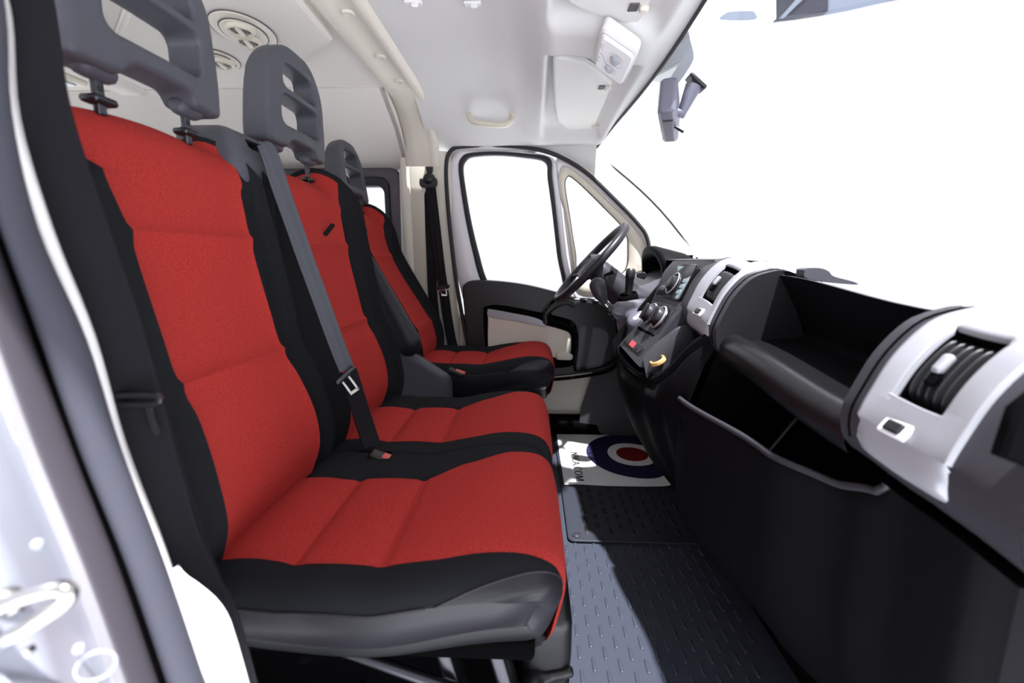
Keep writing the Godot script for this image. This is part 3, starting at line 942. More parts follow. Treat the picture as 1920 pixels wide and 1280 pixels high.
func build_near_pillar() -> void:
	var p := structure("wall_right", "silver door post with grey rubber seals at the open passenger door", "door post")
	var back := Vector3(-0.03, 0, -0.03)
	var cream_l := [Vector3(-0.4007, 1.1072, -0.365), Vector3(-0.3986, 1.0515, -0.365), Vector3(-0.4086, 0.9771, -0.365), Vector3(-0.4044, 0.8851, -0.365), Vector3(-0.3791, 0.7909, -0.365), Vector3(-0.3631, 0.6875, -0.365), Vector3(-0.3387, 0.575, -0.365), Vector3(-0.3172, 0.451, -0.365), Vector3(-0.3034, 0.3755, -0.365)]
	var cream_r := [Vector3(-0.4051, 1.1119, -0.372), Vector3(-0.4028, 1.0551, -0.372), Vector3(-0.4111, 0.9793, -0.372), Vector3(-0.3987, 0.8856, -0.372), Vector3(-0.3763, 0.7896, -0.372), Vector3(-0.3635, 0.6844, -0.372), Vector3(-0.3389, 0.5697, -0.372), Vector3(-0.3184, 0.4433, -0.372), Vector3(-0.3041, 0.3665, -0.372)]
	put("edge_trim", band(cream_l, cream_r, Vector3(0.002, 0, 0.003), back), M.post_trim, p)
	var foot := [Vector3(-0.3422, 0.5664, -0.371), Vector3(-0.3384, 0.5597, -0.371), Vector3(-0.3334, 0.5541, -0.371), Vector3(-0.3248, 0.5475, -0.371), Vector3(-0.3168, 0.5402, -0.371), Vector3(-0.3093, 0.5324, -0.371), Vector3(-0.3035, 0.5238, -0.371), Vector3(-0.2993, 0.5151, -0.371), Vector3(-0.2962, 0.5052, -0.371), Vector3(-0.2917, 0.4795, -0.371), Vector3(-0.2868, 0.4458, -0.371), Vector3(-0.2802, 0.3952, -0.371), Vector3(-0.2788, 0.3558, -0.371), Vector3(-0.3099, 0.3541, -0.371), Vector3(-0.3178, 0.4063, -0.371), Vector3(-0.3219, 0.4443, -0.371), Vector3(-0.3306, 0.4991, -0.371)]
	put("trim_foot", slab(foot, Vector3(0, 0, -0.012), 0.003), M.post_trim, p)
	var seal_l := [Vector3(-0.409, 1.088, -0.335), Vector3(-0.4091, 1.0366, -0.335), Vector3(-0.414, 0.968, -0.335), Vector3(-0.4005, 0.8831, -0.335), Vector3(-0.3847, 0.7963, -0.335), Vector3(-0.3684, 0.7011, -0.335), Vector3(-0.3456, 0.5973, -0.335), Vector3(-0.3266, 0.483, -0.335), Vector3(-0.3159, 0.4133, -0.335)]
	var seal_r := [Vector3(-0.3889, 1.1004, -0.355), Vector3(-0.3873, 1.0462, -0.355), Vector3(-0.397, 0.9739, -0.355), Vector3(-0.3924, 0.8844, -0.355), Vector3(-0.3674, 0.7928, -0.355), Vector3(-0.3522, 0.6923, -0.355), Vector3(-0.3289, 0.5828, -0.355), Vector3(-0.308, 0.4622, -0.355), Vector3(-0.2945, 0.3888, -0.355)]
	put("inner_seal", band(seal_l, seal_r, Vector3(0.006, 0, 0.008), back), M.slate_rubber, p)
	var gap_l := [Vector3(-0.4247, 1.0917, -0.34), Vector3(-0.4219, 1.0394, -0.34), Vector3(-0.4251, 0.9697, -0.34), Vector3(-0.4116, 0.8835, -0.34), Vector3(-0.3966, 0.7953, -0.34), Vector3(-0.3794, 0.6986, -0.34), Vector3(-0.3576, 0.5932, -0.34), Vector3(-0.3391, 0.477, -0.34), Vector3(-0.329, 0.4062, -0.34)]
	put("seal_gap", band(gap_l, seal_l, Vector3(-0.004, 0, -0.004), back), M.deep_black, p)
	var tau_l := [Vector3(-0.4207, 1.0689, -0.305), Vector3(-0.4104, 1.0216, -0.305), Vector3(-0.4083, 0.9587, -0.305), Vector3(-0.3966, 0.8811, -0.305), Vector3(-0.3835, 0.8017, -0.305), Vector3(-0.3689, 0.7147, -0.305), Vector3(-0.3492, 0.6198, -0.305), Vector3(-0.3322, 0.5152, -0.305), Vector3(-0.3239, 0.4514, -0.305)]
	put("outer_seal", band(tau_l, gap_l, Vector3(0.003, 0, 0.004), back), M.taupe_rubber, p)
	var edge_l := [Vector3(-0.4094, 1.0556, -0.285), Vector3(-0.3985, 1.0113, -0.285), Vector3(-0.3954, 0.9524, -0.285), Vector3(-0.3851, 0.8798, -0.285), Vector3(-0.3716, 0.8055, -0.285), Vector3(-0.3565, 0.724, -0.285), Vector3(-0.3382, 0.6351, -0.285), Vector3(-0.3212, 0.5373, -0.285), Vector3(-0.3138, 0.4776, -0.285)]
	put("body_flange", band(edge_l, tau_l, Vector3(0.003, 0, 0.005), back), M.white_paint, p)
	# pressed steel jamb: steps down from the flange to the outer skin
	var j1 := [Vector3(-0.4076, 1.0491, -0.275), Vector3(-0.3975, 1.0063, -0.275), Vector3(-0.3949, 0.9494, -0.275), Vector3(-0.3856, 0.8791, -0.275), Vector3(-0.3706, 0.8073, -0.275), Vector3(-0.3546, 0.7285, -0.275), Vector3(-0.3359, 0.6427, -0.275), Vector3(-0.3187, 0.5483, -0.275), Vector3(-0.3105, 0.4906, -0.275)]
	var j2 := [Vector3(-0.4, 1.023, -0.235), Vector3(-0.3871, 0.986, -0.235), Vector3(-0.3824, 0.9369, -0.235), Vector3(-0.3734, 0.8765, -0.235), Vector3(-0.3544, 0.8147, -0.235), Vector3(-0.3306, 0.7472, -0.235), Vector3(-0.3096, 0.6736, -0.235), Vector3(-0.2974, 0.5925, -0.235), Vector3(-0.29, 0.543, -0.235)]
	var j3 := [Vector3(-0.4041, 1.0166, -0.225), Vector3(-0.3896, 0.981, -0.225), Vector3(-0.3844, 0.9339, -0.225), Vector3(-0.375, 0.8758, -0.225), Vector3(-0.356, 0.8165, -0.225), Vector3(-0.3323, 0.7517, -0.225), Vector3(-0.309, 0.6812, -0.225), Vector3(-0.2958, 0.6034, -0.225), Vector3(-0.2901, 0.5559, -0.225)]
	var j4 := [Vector3(-0.4, 0.9938, -0.19), Vector3(-0.3893, 0.9634, -0.19), Vector3(-0.3859, 0.9232, -0.19), Vector3(-0.3794, 0.8735, -0.19), Vector3(-0.3606, 0.8228, -0.19), Vector3(-0.3429, 0.7673, -0.19), Vector3(-0.3236, 0.7071, -0.19), Vector3(-0.3113, 0.6406, -0.19), Vector3(-0.3058, 0.6, -0.19)]
	var rows := [spl(full_height(edge_l), 5), spl(full_height(j1), 5), spl(full_height(j2), 5), spl(full_height(j3), 5), spl(full_height(j4), 5)]
	put("jamb", grid(rows), M.silver_paint, p)
	# striker that the door latch closes on
	var s := thing("door_striker", "bright steel striker loop on the silver door post", "striker", Vector3(-0.27, 0.6, -0.22))
	var sp := [Vector3(-0.3396, 0.6357, -0.225), Vector3(-0.294, 0.6697, -0.205), Vector3(-0.2737, 0.6796, -0.205), Vector3(-0.2544, 0.6861, -0.205), Vector3(-0.2463, 0.6851, -0.205), Vector3(-0.25, 0.6778, -0.205), Vector3(-0.2674, 0.6656, -0.205), Vector3(-0.2883, 0.6531, -0.205), Vector3(-0.34, 0.6187, -0.225)]
	put("loop", tube(spl(sp, 5), 0.0042, 10), M.steel, s)
	put("base_plate", slab(spl([Vector3(-0.3362, 0.6714, -0.226), Vector3(-0.3145, 0.6714, -0.226), Vector3(-0.3033, 0.6618, -0.226), Vector3(-0.3036, 0.6436, -0.226), Vector3(-0.3133, 0.6207, -0.226), Vector3(-0.3298, 0.6078, -0.226), Vector3(-0.3542, 0.6075, -0.226)], 4, true), Vector3(-0.004, 0, -0.006), 0.002), M.steel, s)
	for u in [Vector3(-0.3069, 0.6614, -0.222), Vector3(-0.3074, 0.6269, -0.222)]:
		put("bolt", lathe(u, Vector3(0.6, 0, 0.8), [Vector2(0.009, -0.002), Vector2(0.009, 0.002), Vector2(0.006, 0.005), Vector2(0.0, 0.0055)], 16), M.steel, s)
	for u in [Vector3(-0.2924, 0.6924, -0.232), Vector3(-0.2793, 0.6208, -0.232)]:
		put("rivet", lathe(u, Vector3(0.7, 0, 0.7), [Vector2(0.003, -0.002), Vector2(0.003, 0.0003), Vector2(0.0, 0.0006)], 12), M.silver_paint, p)
	var hole: Vector3 = [Vector3(-0.2795, 0.6009, -0.24)][0]
	put("grommet", ring_tube(circle_on(hole, Vector3(0.6, 0, 0.8), 0.010), 0.0009, 6, Vector3(0.6, 0, 0.8)), M.silver_paint, p)


func circle_on(c: Vector3, n: Vector3, r: float) -> Array:
	var ex := n.cross(Vector3.UP).normalized()
	var out := []
	for i in 24:
		out.append(c + (ex * cos(TAU * i / 24) + Vector3.UP * sin(TAU * i / 24)) * r)
	return out


# ---------------------------------------------------------------- windscreen
func base_x(z: float) -> float:
	var t := (z + 1.25) / 0.8
	return 1.12 - 0.17 * t * t


func build_windscreen() -> void:
	var g := structure("window_4", "large curved windscreen over the dashboard", "windscreen")
	var rows := []
	for j in 33:
		var z := -0.30 - 1.92 * j / 32.0
		var a := Vector3(head_x(z), ceil_y(head_x(z), z) - 0.004, z)
		var b := Vector3(base_x(z), 0.745, z)
		var row := []
		for i in 13:
			var t := i / 12.0
			row.append(a.lerp(b, t) + Vector3(0.03, 0.035, 0) * sin(PI * t))
		rows.append(row)
	put("pane", grid(rows), M.glass, g)
	var edge := []
	for r in rows:
		edge.append(r[0])
	for i in range(1, 13):
		edge.append(rows[32][i])
	put("rubber_seal", tube(edge, 0.0045, 8), M.rubber, g)


# ---------------------------------------------------------------- seats
# A padded body swept along a side profile (x, y), padded faces outwards. Dictionary keys:
# prof: control points front -> over -> back; zc, near, far: middle and half-widths towards / away from the camera;
# ins_n, ins_f: table of fraction along the profile -> half-width of the red panel on either side; cuts: fractions of the cross seams
func pad_points(d: Dictionary) -> Dictionary:
	var dense := spl(d.prof, 12)
	var ctrl := resample(dense, d.get("rows", 130), false)
	var total := 0.0
	var acc := [0.0]
	for i in ctrl.size() - 1:
		total += ctrl[i].distance_to(ctrl[i + 1])
		acc.append(total)
	return {"p": ctrl, "len": total}


func pad_off(d: Dictionary, s: float, w: float, hn: float, hf: float, wn: float, wf: float) -> float:
	var h := hn if w > 0 else hf
	var lim := wn if w > 0 else wf
	var a := absf(w)
	var off := 0.0
	# swelling of each panel between the seams
	var lastc := 0.0
	var cuts: Array = d.cuts
	for c in cuts:
		if s <= c and s >= lastc:
			var t: float = (s - lastc) / (c - lastc)
			off += d.get("puff", 0.012) * (1.0 - pow(absf(2.0 * t - 1.0), 2.6)) * (1.0 - 0.75 * sstep(h * 0.55, h + 0.035, a))
		lastc = c
	# cross seams pull the padding in
	for c in cuts:
		off -= 0.0065 * exp(-pow((s - c) * d.len / 0.0075, 2)) * (1.0 - sstep(h - 0.004, h + 0.008, a))
	# seam beside the panel
	off -= 0.0035 * exp(-pow((a - h) / 0.0055, 2))
	# side bolster
	off += lut(d.bolster, s) * sstep(h, h + 0.05, a)
	var R: float = d.rn if w > 0 else d.rf
	var q := clampf((a - (lim - R)) / R, 0.0, 1.0)
	off -= R * d.get("roll", 1.0) * (1.0 - sqrt(maxf(0.0, 1.0 - q * q)))
	return off


func pad(d: Dictionary, parent: Node3D, red_names: Array) -> void:
	var got := pad_points(d)
	var P: Array = got.p
	d.len = got.len
	var n := P.size()
	var front_n := int(d.stop * (n - 1))
	var left := []      # bolster towards the camera
	var right := []     # bolster away from it
	var mid := []
	var back := []
	var edge_n := []
	var edge_f := []
	for i in n:
		var s := float(i) / (n - 1)
		var crown: float = d.get("crown", 0.0) * sstep(d.get("crown_from", 0.0), d.get("crown_at", 1.0), s) * sstep(d.get("crown_at", 1.0) + 0.22, d.get("crown_at", 1.0) + 0.02, s)
		var t: Vector2 = (P[mini(i + 1, n - 1)] - P[maxi(i - 1, 0)]).normalized()
		var nn: Vector2 = Vector2(-t.y, t.x) * float(d.side)
		var shrink := lut(d.shrink, s)
		var wn: float = d.near - shrink
		var wf: float = d.far - (lut(d.shrink_f, s) if d.has("shrink_f") else shrink)
		var hn := minf(lut(d.ins_n, s), wn - 0.002)
		var hf := minf(lut(d.ins_f, s), wf - 0.002)
		var row_l := []
		var row_m := []
		var row_r := []
		for k in 19:
			var u := k / 18.0
			var w := lerpf(wn, hn, 1.0 - pow(1.0 - u, 1.0)) if k > 0 else wn
			w = lerpf(wn, hn, u)
			var o := pad_off(d, s, w, hn, hf, wn, wf)
			var raise: float = d.get("lift", 0.0) * sstep(d.get("nose", 0.0), d.stop, s) * sstep(0.06, 0.19, w) * sstep(-0.26, 0.0, P[i].x)
			row_l.append(Vector3(P[i].x + nn.x * o, P[i].y + nn.y * o + raise + crown * (1.0 - pow(w / d.near, 2)), d.zc + w))
			w = lerpf(-hf, -wf, u)
			o = pad_off(d, s, w, hn, hf, wn, wf)
			row_r.append(Vector3(P[i].x + nn.x * o, P[i].y + nn.y * o + crown * (1.0 - pow(w / d.far, 2)), d.zc + w))
		for k in 31:
			var w := lerpf(hn, -hf, k / 30.0)
			var o := pad_off(d, s, w, hn, hf, wn, wf)
			row_m.append(Vector3(P[i].x + nn.x * o, P[i].y + nn.y * o + crown * (1.0 - pow(w / (d.near if w > 0 else d.far), 2)), d.zc + w))
		edge_n.append(row_l[0])
		edge_f.append(row_r[-1])
		if i <= front_n:
			left.append(row_l)
			right.append(row_r)
			mid.append(row_m)
		if i >= front_n:
			back.append(row_l + row_m.slice(1) + row_r.slice(1))
	if d.has("corner"):
		# the side skirt is cut so that its seam climbs to the front edge of the panel
		var rows_a := []
		var rows_b := []
		var seam := []
		for k in 19:
			var col := []
			for r in left:
				col.append(r[k])
			var f := lerpf(d.corner[0], d.corner[1], pow(k / 18.0, 0.55)) * (n - 1)
			var fi := int(f)
			var cut: Vector3 = col[fi].lerp(col[fi + 1], f - fi)
			rows_a.append(resample(col.slice(0, fi + 1) + [cut], 80, false))
			rows_b.append(resample([cut] + col.slice(fi + 1), 40, false))
			seam.append(cut)
		put("bolster", grid(rows_a), M.black_fabric, parent)
		put("front_corner", grid(rows_b), M.black_vinyl, parent)
		put("corner_piping", tube(seam, 0.0016, 6), M.black_vinyl, parent)
	else:
		put("bolster", grid(left), M.black_fabric, parent)
	put("bolster", grid(right), M.black_fabric, parent)
	var at := 0
	for c in d.cuts.size():
		var e: int = int(round(d.cuts[c] * (n - 1))) if c < d.cuts.size() - 1 else front_n
		put(red_names[c], grid(mid.slice(at, e + 1)), M.red_fabric, parent)
		at = e
	put(d.back_name, grid(back), M[d.back_mat], parent)
	# flanks
	var half := n / 2
	for side in [edge_n, edge_f]:
		var a: Array = resample(side.slice(0, d.turn + 1), 60, false)
		var b: Array = side.slice(d.turn)
		b.reverse()
		b = resample(b, 60, false)
		var rows := [a]
		var bulge: float = d.get("flank", 0.0) * (1.0 if side == edge_n else -1.0)
		for q in [0.12, 0.3, 0.5, 0.7, 0.88]:
			var r := []
			for k in 60:
				r.append(a[k].lerp(b[k], q) + Vector3(0, 0, bulge * sin(PI * q) * clampf(a[k].distance_to(b[k]) / 0.12, 0.0, 1.0)))
			rows.append(r)
		rows.append(b)
		put("flank", grid(rows), M[d.get("flank_mat", "black_fabric")], parent)
	if d.has("piping"):
		put("piping", tube(resample(edge_n.slice(d.piping[0], d.piping[1]), 60, false), 0.0022, 6), M.black_vinyl, parent)


func frac_of(prof: Array, pick: Callable) -> float:
	var dense := resample(spl(prof, 12), 400, false)
	var best := 0
	for i in dense.size():
		if pick.call(dense[i]) < pick.call(dense[best]):
			best = i
	return best / 399.0


func backrest(parent: Node3D, zc: float, near: float, far: float, prof: Array, crease_lo: float, crease_hi: float, rn: float, rf: float, shift_z := 0.0) -> Node3D:
	var top := frac_of(prof, func(p): return -p.y)
	var f_lo := frac_of(prof, func(p): return absf(p.y - crease_lo) + (10.0 if p.x < -0.70 or p.y > 1.5 else 0.0) + maxf(0.0, -p.x - 0.60) * 4.0)
	var f_hi := frac_of(prof, func(p): return absf(p.y - crease_hi) + maxf(0.0, -p.x - 0.655) * 40.0)
	var stop := minf(top + 0.09, 0.95)
	var node := Node3D.new()
	node.name = "backrest"
	parent.add_child(node, true)
	node.position = -root_parts[parent]
	var w := near + shift_z
	var d := {
		"prof": prof, "zc": zc, "near": near, "far": far, "side": 1.0 if prof[0].x > prof[-1].x else -1.0,
		"rn": rn, "rf": rf, "rows": 150, "stop": stop, "turn": int(top * 149), "puff": 0.013,
		"cuts": [f_lo, f_hi, stop],
		"ins_n": [[0.0, 0.13 + shift_z], [f_lo * 0.55, 0.142 + shift_z], [f_lo, 0.128 + shift_z], [f_hi, 0.128 + shift_z], [f_hi + 0.05, 0.138 + shift_z], [top - 0.10, 0.165 + shift_z], [top - 0.055, 0.3], [1.0, 0.3]],
		"ins_f": [[0.0, 0.13 - shift_z], [f_lo * 0.55, 0.142 - shift_z], [f_lo, 0.128 - shift_z], [f_hi, 0.126 - shift_z], [f_hi + 0.05, 0.133 - shift_z], [top - 0.06, 0.150 - shift_z], [top - 0.02, 0.165], [top + 0.01, 0.3], [1.0, 0.3]],
		"bolster": [[0.0, 0.010], [f_lo * 0.6, 0.024], [f_lo, 0.022], [f_hi, 0.014], [top - 0.04, 0.0], [1.0, 0.0]],
		"shrink": [[0.0, 0.012], [0.1, 0.0], [f_hi + 0.02, 0.0], [top - 0.06, 0.002], [top - 0.02, 0.012], [top, 0.024], [top + 0.03, 0.034], [top + 0.12, 0.03], [top + 0.2, 0.0], [1.0, 0.0]],
		"shrink_f": [[0.0, 0.012], [0.1, 0.0], [f_hi + 0.01, 0.0], [top - 0.06, 0.020], [top - 0.02, 0.050], [top, 0.072], [top + 0.05, 0.085], [1.0, 0.085]],
		"back_name": "back_shell", "back_mat": "black_fabric", "flank": 0.006,
		"crown": 0.034, "crown_at": top, "crown_from": f_hi - 0.02,
	}
	pad(d, node, ["lower_panel", "middle_panel", "shoulder_panel"])
	return node


func cushion(parent: Node3D, zc: float, near: float, far: float, dy: float, dx: float, rn: float, rf: float, ins_n: Array, ins_f: Array, vinyl: bool) -> Node3D:
	var prof := []
	for p in [[-0.50, 0.415], [-0.455, 0.428], [-0.40, 0.434], [-0.336, 0.430], [-0.27, 0.430], [-0.210, 0.431], [-0.14, 0.446], [-0.06, 0.462], [0.0, 0.462], [0.035, 0.445], [0.050, 0.405], [0.046, 0.36], [0.036, 0.315], [0.015, 0.29], [-0.04, 0.283], [-0.2, 0.288], [-0.4, 0.32], [-0.49, 0.35]]:
		prof.append(Vector2(p[0] + dx * sstep(-0.5, 0.05, p[0]), p[1] + dy))
	var c1 := frac_of(prof, func(p): return absf(p.x + 0.336 - dx * 0.1) + (9.0 if p.y < 0.40 + dy else 0.0))
	var c2 := frac_of(prof, func(p): return absf(p.x + 0.209 - dx * 0.4) + (9.0 if p.y < 0.40 + dy else 0.0))
	var nose := frac_of(prof, func(p): return -p.x)
	var stop := frac_of(prof, func(p): return absf(p.y - 0.30 - dy) + absf(p.x - 0.03 - dx))
	var node := Node3D.new()
	node.name = "seat_cushion"
	parent.add_child(node, true)
	node.position = -root_parts[parent]
	var tn := []
	var tf := []
	for e in ins_n:
		tn.append([c2 * e[0] if e[0] <= 1.0 else lerpf(c2, nose, e[0] - 1.0) if e[0] <= 2.0 else 1.0, e[1]])
	for e in ins_f:
		tf.append([c2 * e[0] if e[0] <= 1.0 else lerpf(c2, nose, e[0] - 1.0) if e[0] <= 2.0 else 1.0, e[1]])
	var d := {
		"prof": prof, "zc": zc, "near": near, "far": far, "side": 1.0, "rn": rn, "rf": rf, "rows": 150, "stop": stop, "turn": int(stop * 149), "puff": 0.007,
		"cuts": [c1, c2, stop], "ins_n": tn, "ins_f": tf,
		"bolster": [[0.0, 0.004], [c1, 0.012], [c2, 0.010], [nose * 0.9, 0.0], [1.0, 0.0]],
		"shrink": [[0.0, 0.0], [nose - 0.10, 0.0], [nose - 0.04, 0.012], [nose, 0.026], [nose + 0.05, 0.034], [stop + 0.03, 0.03], [1.0, 0.0]],
		"back_name": "underside", "back_mat": "black_plastic", "flank": 0.010 if vinyl else 0.004, "flank_mat": "black_vinyl" if vinyl else "black_fabric",
		"roll": 0.75,
	}
	if vinyl:
		var f0 := frac_of(prof, func(p): return absf(p.x + 0.13 - dx) + (9.0 if p.y < 0.40 + dy else 0.0))
		d.corner = [f0, nose - 0.004]
		d.nose = nose - 0.02
		d.lift = 0.045
		d.piping = [8, int(f0 * 149)]
	pad(d, node, ["rear_panel", "middle_panel", "front_panel"])
	return node


func headrest_shape(p: Vector3) -> float:
	# local: x depth (front is +x), y height from the lower edge, z across
	p.y *= 1.1
	var lean := 0.10 * p.y
	var q := p - Vector3(lean * 0.35, 0, 0)
	var zz := absf(q.z)
	# outline: wide at the bottom, rounded shoulders
	var c := Vector2(zz, q.y - 0.123)
	var hw := 0.137 - 0.024 * sstep(0.04, 0.26, q.y)
	var r := 0.014 if q.y < 0.10 else 0.085
	var out := sd_box2(c, Vector2(hw, 0.123), r)
	# the front face is slightly hollow, the back bows out
	var half := 0.031 - 0.007 * sstep(0.14, 0.25, q.y)
	var depth := absf(q.x + 0.10 * zz * zz * 6.0 - 0.008) - half
	var body := smax(out, depth, 0.013)
	# arch between the posts, lower edge
	var arch := sd_box2(Vector2(zz, q.y), Vector2(0.062, 0.022), 0.02)
	body = smax(body, -arch, 0.012)
	# two slots with a bar between
	var lower := sd_box2(Vector2(zz, q.y - 0.090), Vector2(0.086, 0.035), 0.018)
	var upper := sd_box2(Vector2(zz, q.y - 0.172), Vector2(0.072 - 0.2 * (q.y - 0.172), 0.029), 0.018)
	body = smax(body, -lower, 0.010)
	body = smax(body, -upper, 0.010)
	return body


var headrest_mesh: ArrayMesh


func headrest(parent: Node3D, at: Vector3, seat_top: float, turn := 0.0) -> void:
	if headrest_mesh == null:
		headrest_mesh = net(headrest_shape, Vector3(-0.07, -0.02, -0.152), Vector3(0.08, 0.265, 0.152), 0.005)
	var h := put("headrest", headrest_mesh, M.headrest_grey, parent)
	h.position = at - root_parts[parent]
	h.rotation.z = turn
	for s in [-1, 1]:
		var foot := Vector3(0.0, 0, s * 0.078)
		put("post_sleeve", net(func(p): return sd_cap(p - foot, Vector3(0.004, 0.006, 0.016 * s), Vector3(0.004, 0.004, -0.012 * s), 0.017, 0.015), foot + Vector3(-0.03, -0.03, -0.05), foot + Vector3(0.04, 0.04, 0.05), 0.006), M.headrest_grey, h)
		var low := seat_top - at.y
		put("post", rbox(foot + Vector3(0.002, low * 0.5 + 0.01, 0), Vector3(0.009, absf(low) + 0.05, 0.014), 0.003), M.dark_steel, h)
		for k in 5:
			put("notch", rbox(foot + Vector3(0.0072, low * 0.85 + 0.013 * k, 0.001), Vector3(0.002, 0.006, 0.007), 0.0008), M.black_plastic, h)
		put("collar", rbox(foot + Vector3(0.002, low + 0.004, 0), Vector3(0.026, 0.011, 0.036), 0.005), M.dark_steel, h)


func build_seats() -> void:
	# ---- two-seat passenger bench
	var at := Vector3(-0.25, 0.0, -0.93)
	var b := thing("passenger_bench", "red and black two-place passenger bench seat nearest the camera", "bench seat", at)
	var prof := []
	for p in [[-0.475, 0.36], [-0.452, 0.41], [-0.432, 0.45], [-0.418, 0.50], [-0.425, 0.57], [-0.448, 0.64], [-0.475, 0.69], [-0.486, 0.76], [-0.500, 0.83], [-0.515, 0.893], [-0.522, 0.94], [-0.530, 0.985], [-0.548, 1.018], [-0.580, 1.038], [-0.618, 1.036], [-0.648, 1.012], [-0.660, 0.96], [-0.650, 0.80], [-0.625, 0.60], [-0.60, 0.42], [-0.59, 0.36]]:
		prof.append(Vector2(p[0], p[1]))
	backrest(b, -0.7025, 0.214, 0.212, prof, 0.69, 0.893, 0.045, 0.02)
	backrest(b, -1.1425, 0.222, 0.215, prof, 0.69, 0.893, 0.02, 0.05)
	cushion(b, -0.7025, 0.192, 0.226, 0.0, 0.0, 0.055, 0.012, [[0.0, 0.128], [1.0, 0.130], [1.35, 0.140], [1.75, 0.142], [2.0, 0.128], [3.0, 0.12]], [[0.0, 0.127], [0.45, 0.118], [0.62, 0.128], [1.0, 0.130], [1.3, 0.165], [1.6, 0.190], [1.85, 0.196], [2.0, 0.19], [3.0, 0.18]], true)
	cushion(b, -1.1425, 0.214, 0.228, 0.0, 0.0, 0.012, 0.045, [[0.0, 0.122], [1.0, 0.125], [1.35, 0.134], [1.75, 0.145], [2.0, 0.15], [3.0, 0.14]], [[0.0, 0.122], [0.45, 0.113], [0.62, 0.123], [1.0, 0.125], [1.3, 0.155], [1.6, 0.185], [1.85, 0.19], [2.0, 0.18], [3.0, 0.17]], false)
	headrest(b, Vector3(-0.575, 1.100, -0.7025), 1.062)
	headrest(b, Vector3(-0.588, 1.110, -1.145), 1.060)
	# dark slit in the middle backrest's shoulder pad
	put("pull_strap", strap(shift(spl([Vector3(-0.5505, 0.9088, -1.16), Vector3(-0.54, 0.9194, -1.16), Vector3(-0.528, 0.9325, -1.16), Vector3(-0.5159, 0.9469, -1.16)], 4), Vector3(0.016, 0, 0)), Vector3(0.3, 0, -1), 0.014, 0.002), M.black_fabric, b)
	# upper belt outlet between the two backrests
	var hs := func(p: Vector3) -> float:
		var q := p - Vector3(-0.594, 1.045, -0.925)
		var slope := 0.35 * maxf(0.0, q.y)
		var bx := sd_box(q + Vector3(slope, 0, 0), Vector3(0.058, 0.062, 0.072 - 0.1 * maxf(0.0, q.y)), 0.028)
		var slot := sd_box(q - Vector3(0.035, 0.036, -0.018), Vector3(0.05, 0.0085, 0.032), 0.004)
		return smax(bx, -slot, 0.006)
	var house := put("belt_outlet", net(hs, Vector3(-0.70, 0.97, -1.02), Vector3(-0.51, 1.13, -0.83), 0.0055), M.headrest_grey, b)
	put("screw", lathe(Vector3(-0.575, 1.035, -0.846), Vector3(0.3, 0, 1), [Vector2(0.006, -0.002), Vector2(0.006, 0.001), Vector2(0.004, 0.002), Vector2(0, 0.001)], 12), M.dark_steel, house)
	# seat base under the bench
	put("base_box", rbox(Vector3(-0.235, 0.14, -1.02), Vector3(0.42, 0.26, 0.62), 0.02), M.deep_black, b)
	put("seat_frame", rbox(Vector3(-0.22, 0.305, -0.93), Vector3(0.46, 0.035, 0.74), 0.008), M.deep_black, b)
	for x in [-0.10, -0.02]:
		put("frame_rail", rbox(Vector3(x, 0.17, -0.60), Vector3(0.022, 0.28, 0.05), 0.006, Basis(Vector3(0, 0, 1), 0.25)), M.dark_steel, b)
	put("cross_tube", tube([Vector3(-0.36, 0.31, -0.58), Vector3(-0.1, 0.235, -0.56), Vector3(0.0, 0.18, -0.56)], 0.009, 8), M.dark_steel, b)
	put("lower_cover", slab([Vector3(-0.52, 0.29, -0.66), Vector3(-0.02, 0.27, -0.66), Vector3(-0.02, 0.0, -0.66), Vector3(-0.52, 0.0, -0.66)], Vector3(0, 0, -0.03), 0.006), M.deep_black, b)
	# plastic foot cover with a turning catch at the front corner
	var fc := func(p: Vector3) -> float:
		var q := p - Vector3(0.03, 0.15, -0.80)
		var bx := sd_box(q, Vector3(0.042, 0.15, 0.17), 0.02)
		var step := sd_box(q - Vector3(0.05, 0.03, 0.03), Vector3(0.04, 0.03, 0.12), 0.02)
		return smax(bx, -step, 0.015)
	put("foot_cover", net(fc, Vector3(-0.03, -0.01, -1.0), Vector3(0.09, 0.32, -0.60), 0.009), M.black_plastic, b)
	var kn: Vector3 = [Vector3(0.0364, 0.1984, -0.63)][0]
	var knob := put("turn_catch", net(func(p): return smin(sd_cap(p - kn, Vector3(-0.028, -0.012, 0), Vector3(0.03, 0.004, 0), 0.011, 0.009), sd_cap(p - kn, Vector3(-0.03, -0.015, -0.02), Vector3(-0.03, -0.015, 0.012), 0.02, 0.02), 0.012), kn + Vector3(-0.06, -0.045, -0.05), kn + Vector3(0.05, 0.03, 0.05), 0.005), M.black_plastic, b)
	put("catch_bezel", rbox(kn + Vector3(-0.012, -0.01, -0.02), Vector3(0.09, 0.07, 0.02), 0.012), M.deep_black, b)
	# small mechanism pieces in the gloom below the seat
	for e in [[-0.33, 0.285, -0.56, 0.012], [-0.29, 0.29, -0.57, 0.009], [-0.25, 0.275, -0.58, 0.011], [-0.27, 0.18, -0.6, 0.007]]:
		put("hinge_piece", lathe(Vector3(e[0], e[1], e[2]), Vector3(0, 0.2, 1), [Vector2(e[3], -0.02), Vector2(e[3], 0.0), Vector2(e[3] * 0.5, 0.006), Vector2(0, 0.006)], 12), M.deep_black, b)
	put("belt_slot", rbox(Vector3(-0.352, 0.437, -0.915), Vector3(0.10, 0.012, 0.034), 0.004), M.deep_black, b)

	# ---- driver's seat
	var dr := thing("driver_seat", "red and black driver's seat beside the steering wheel", "seat", Vector3(-0.25, 0.0, -1.88))
	var dp := []
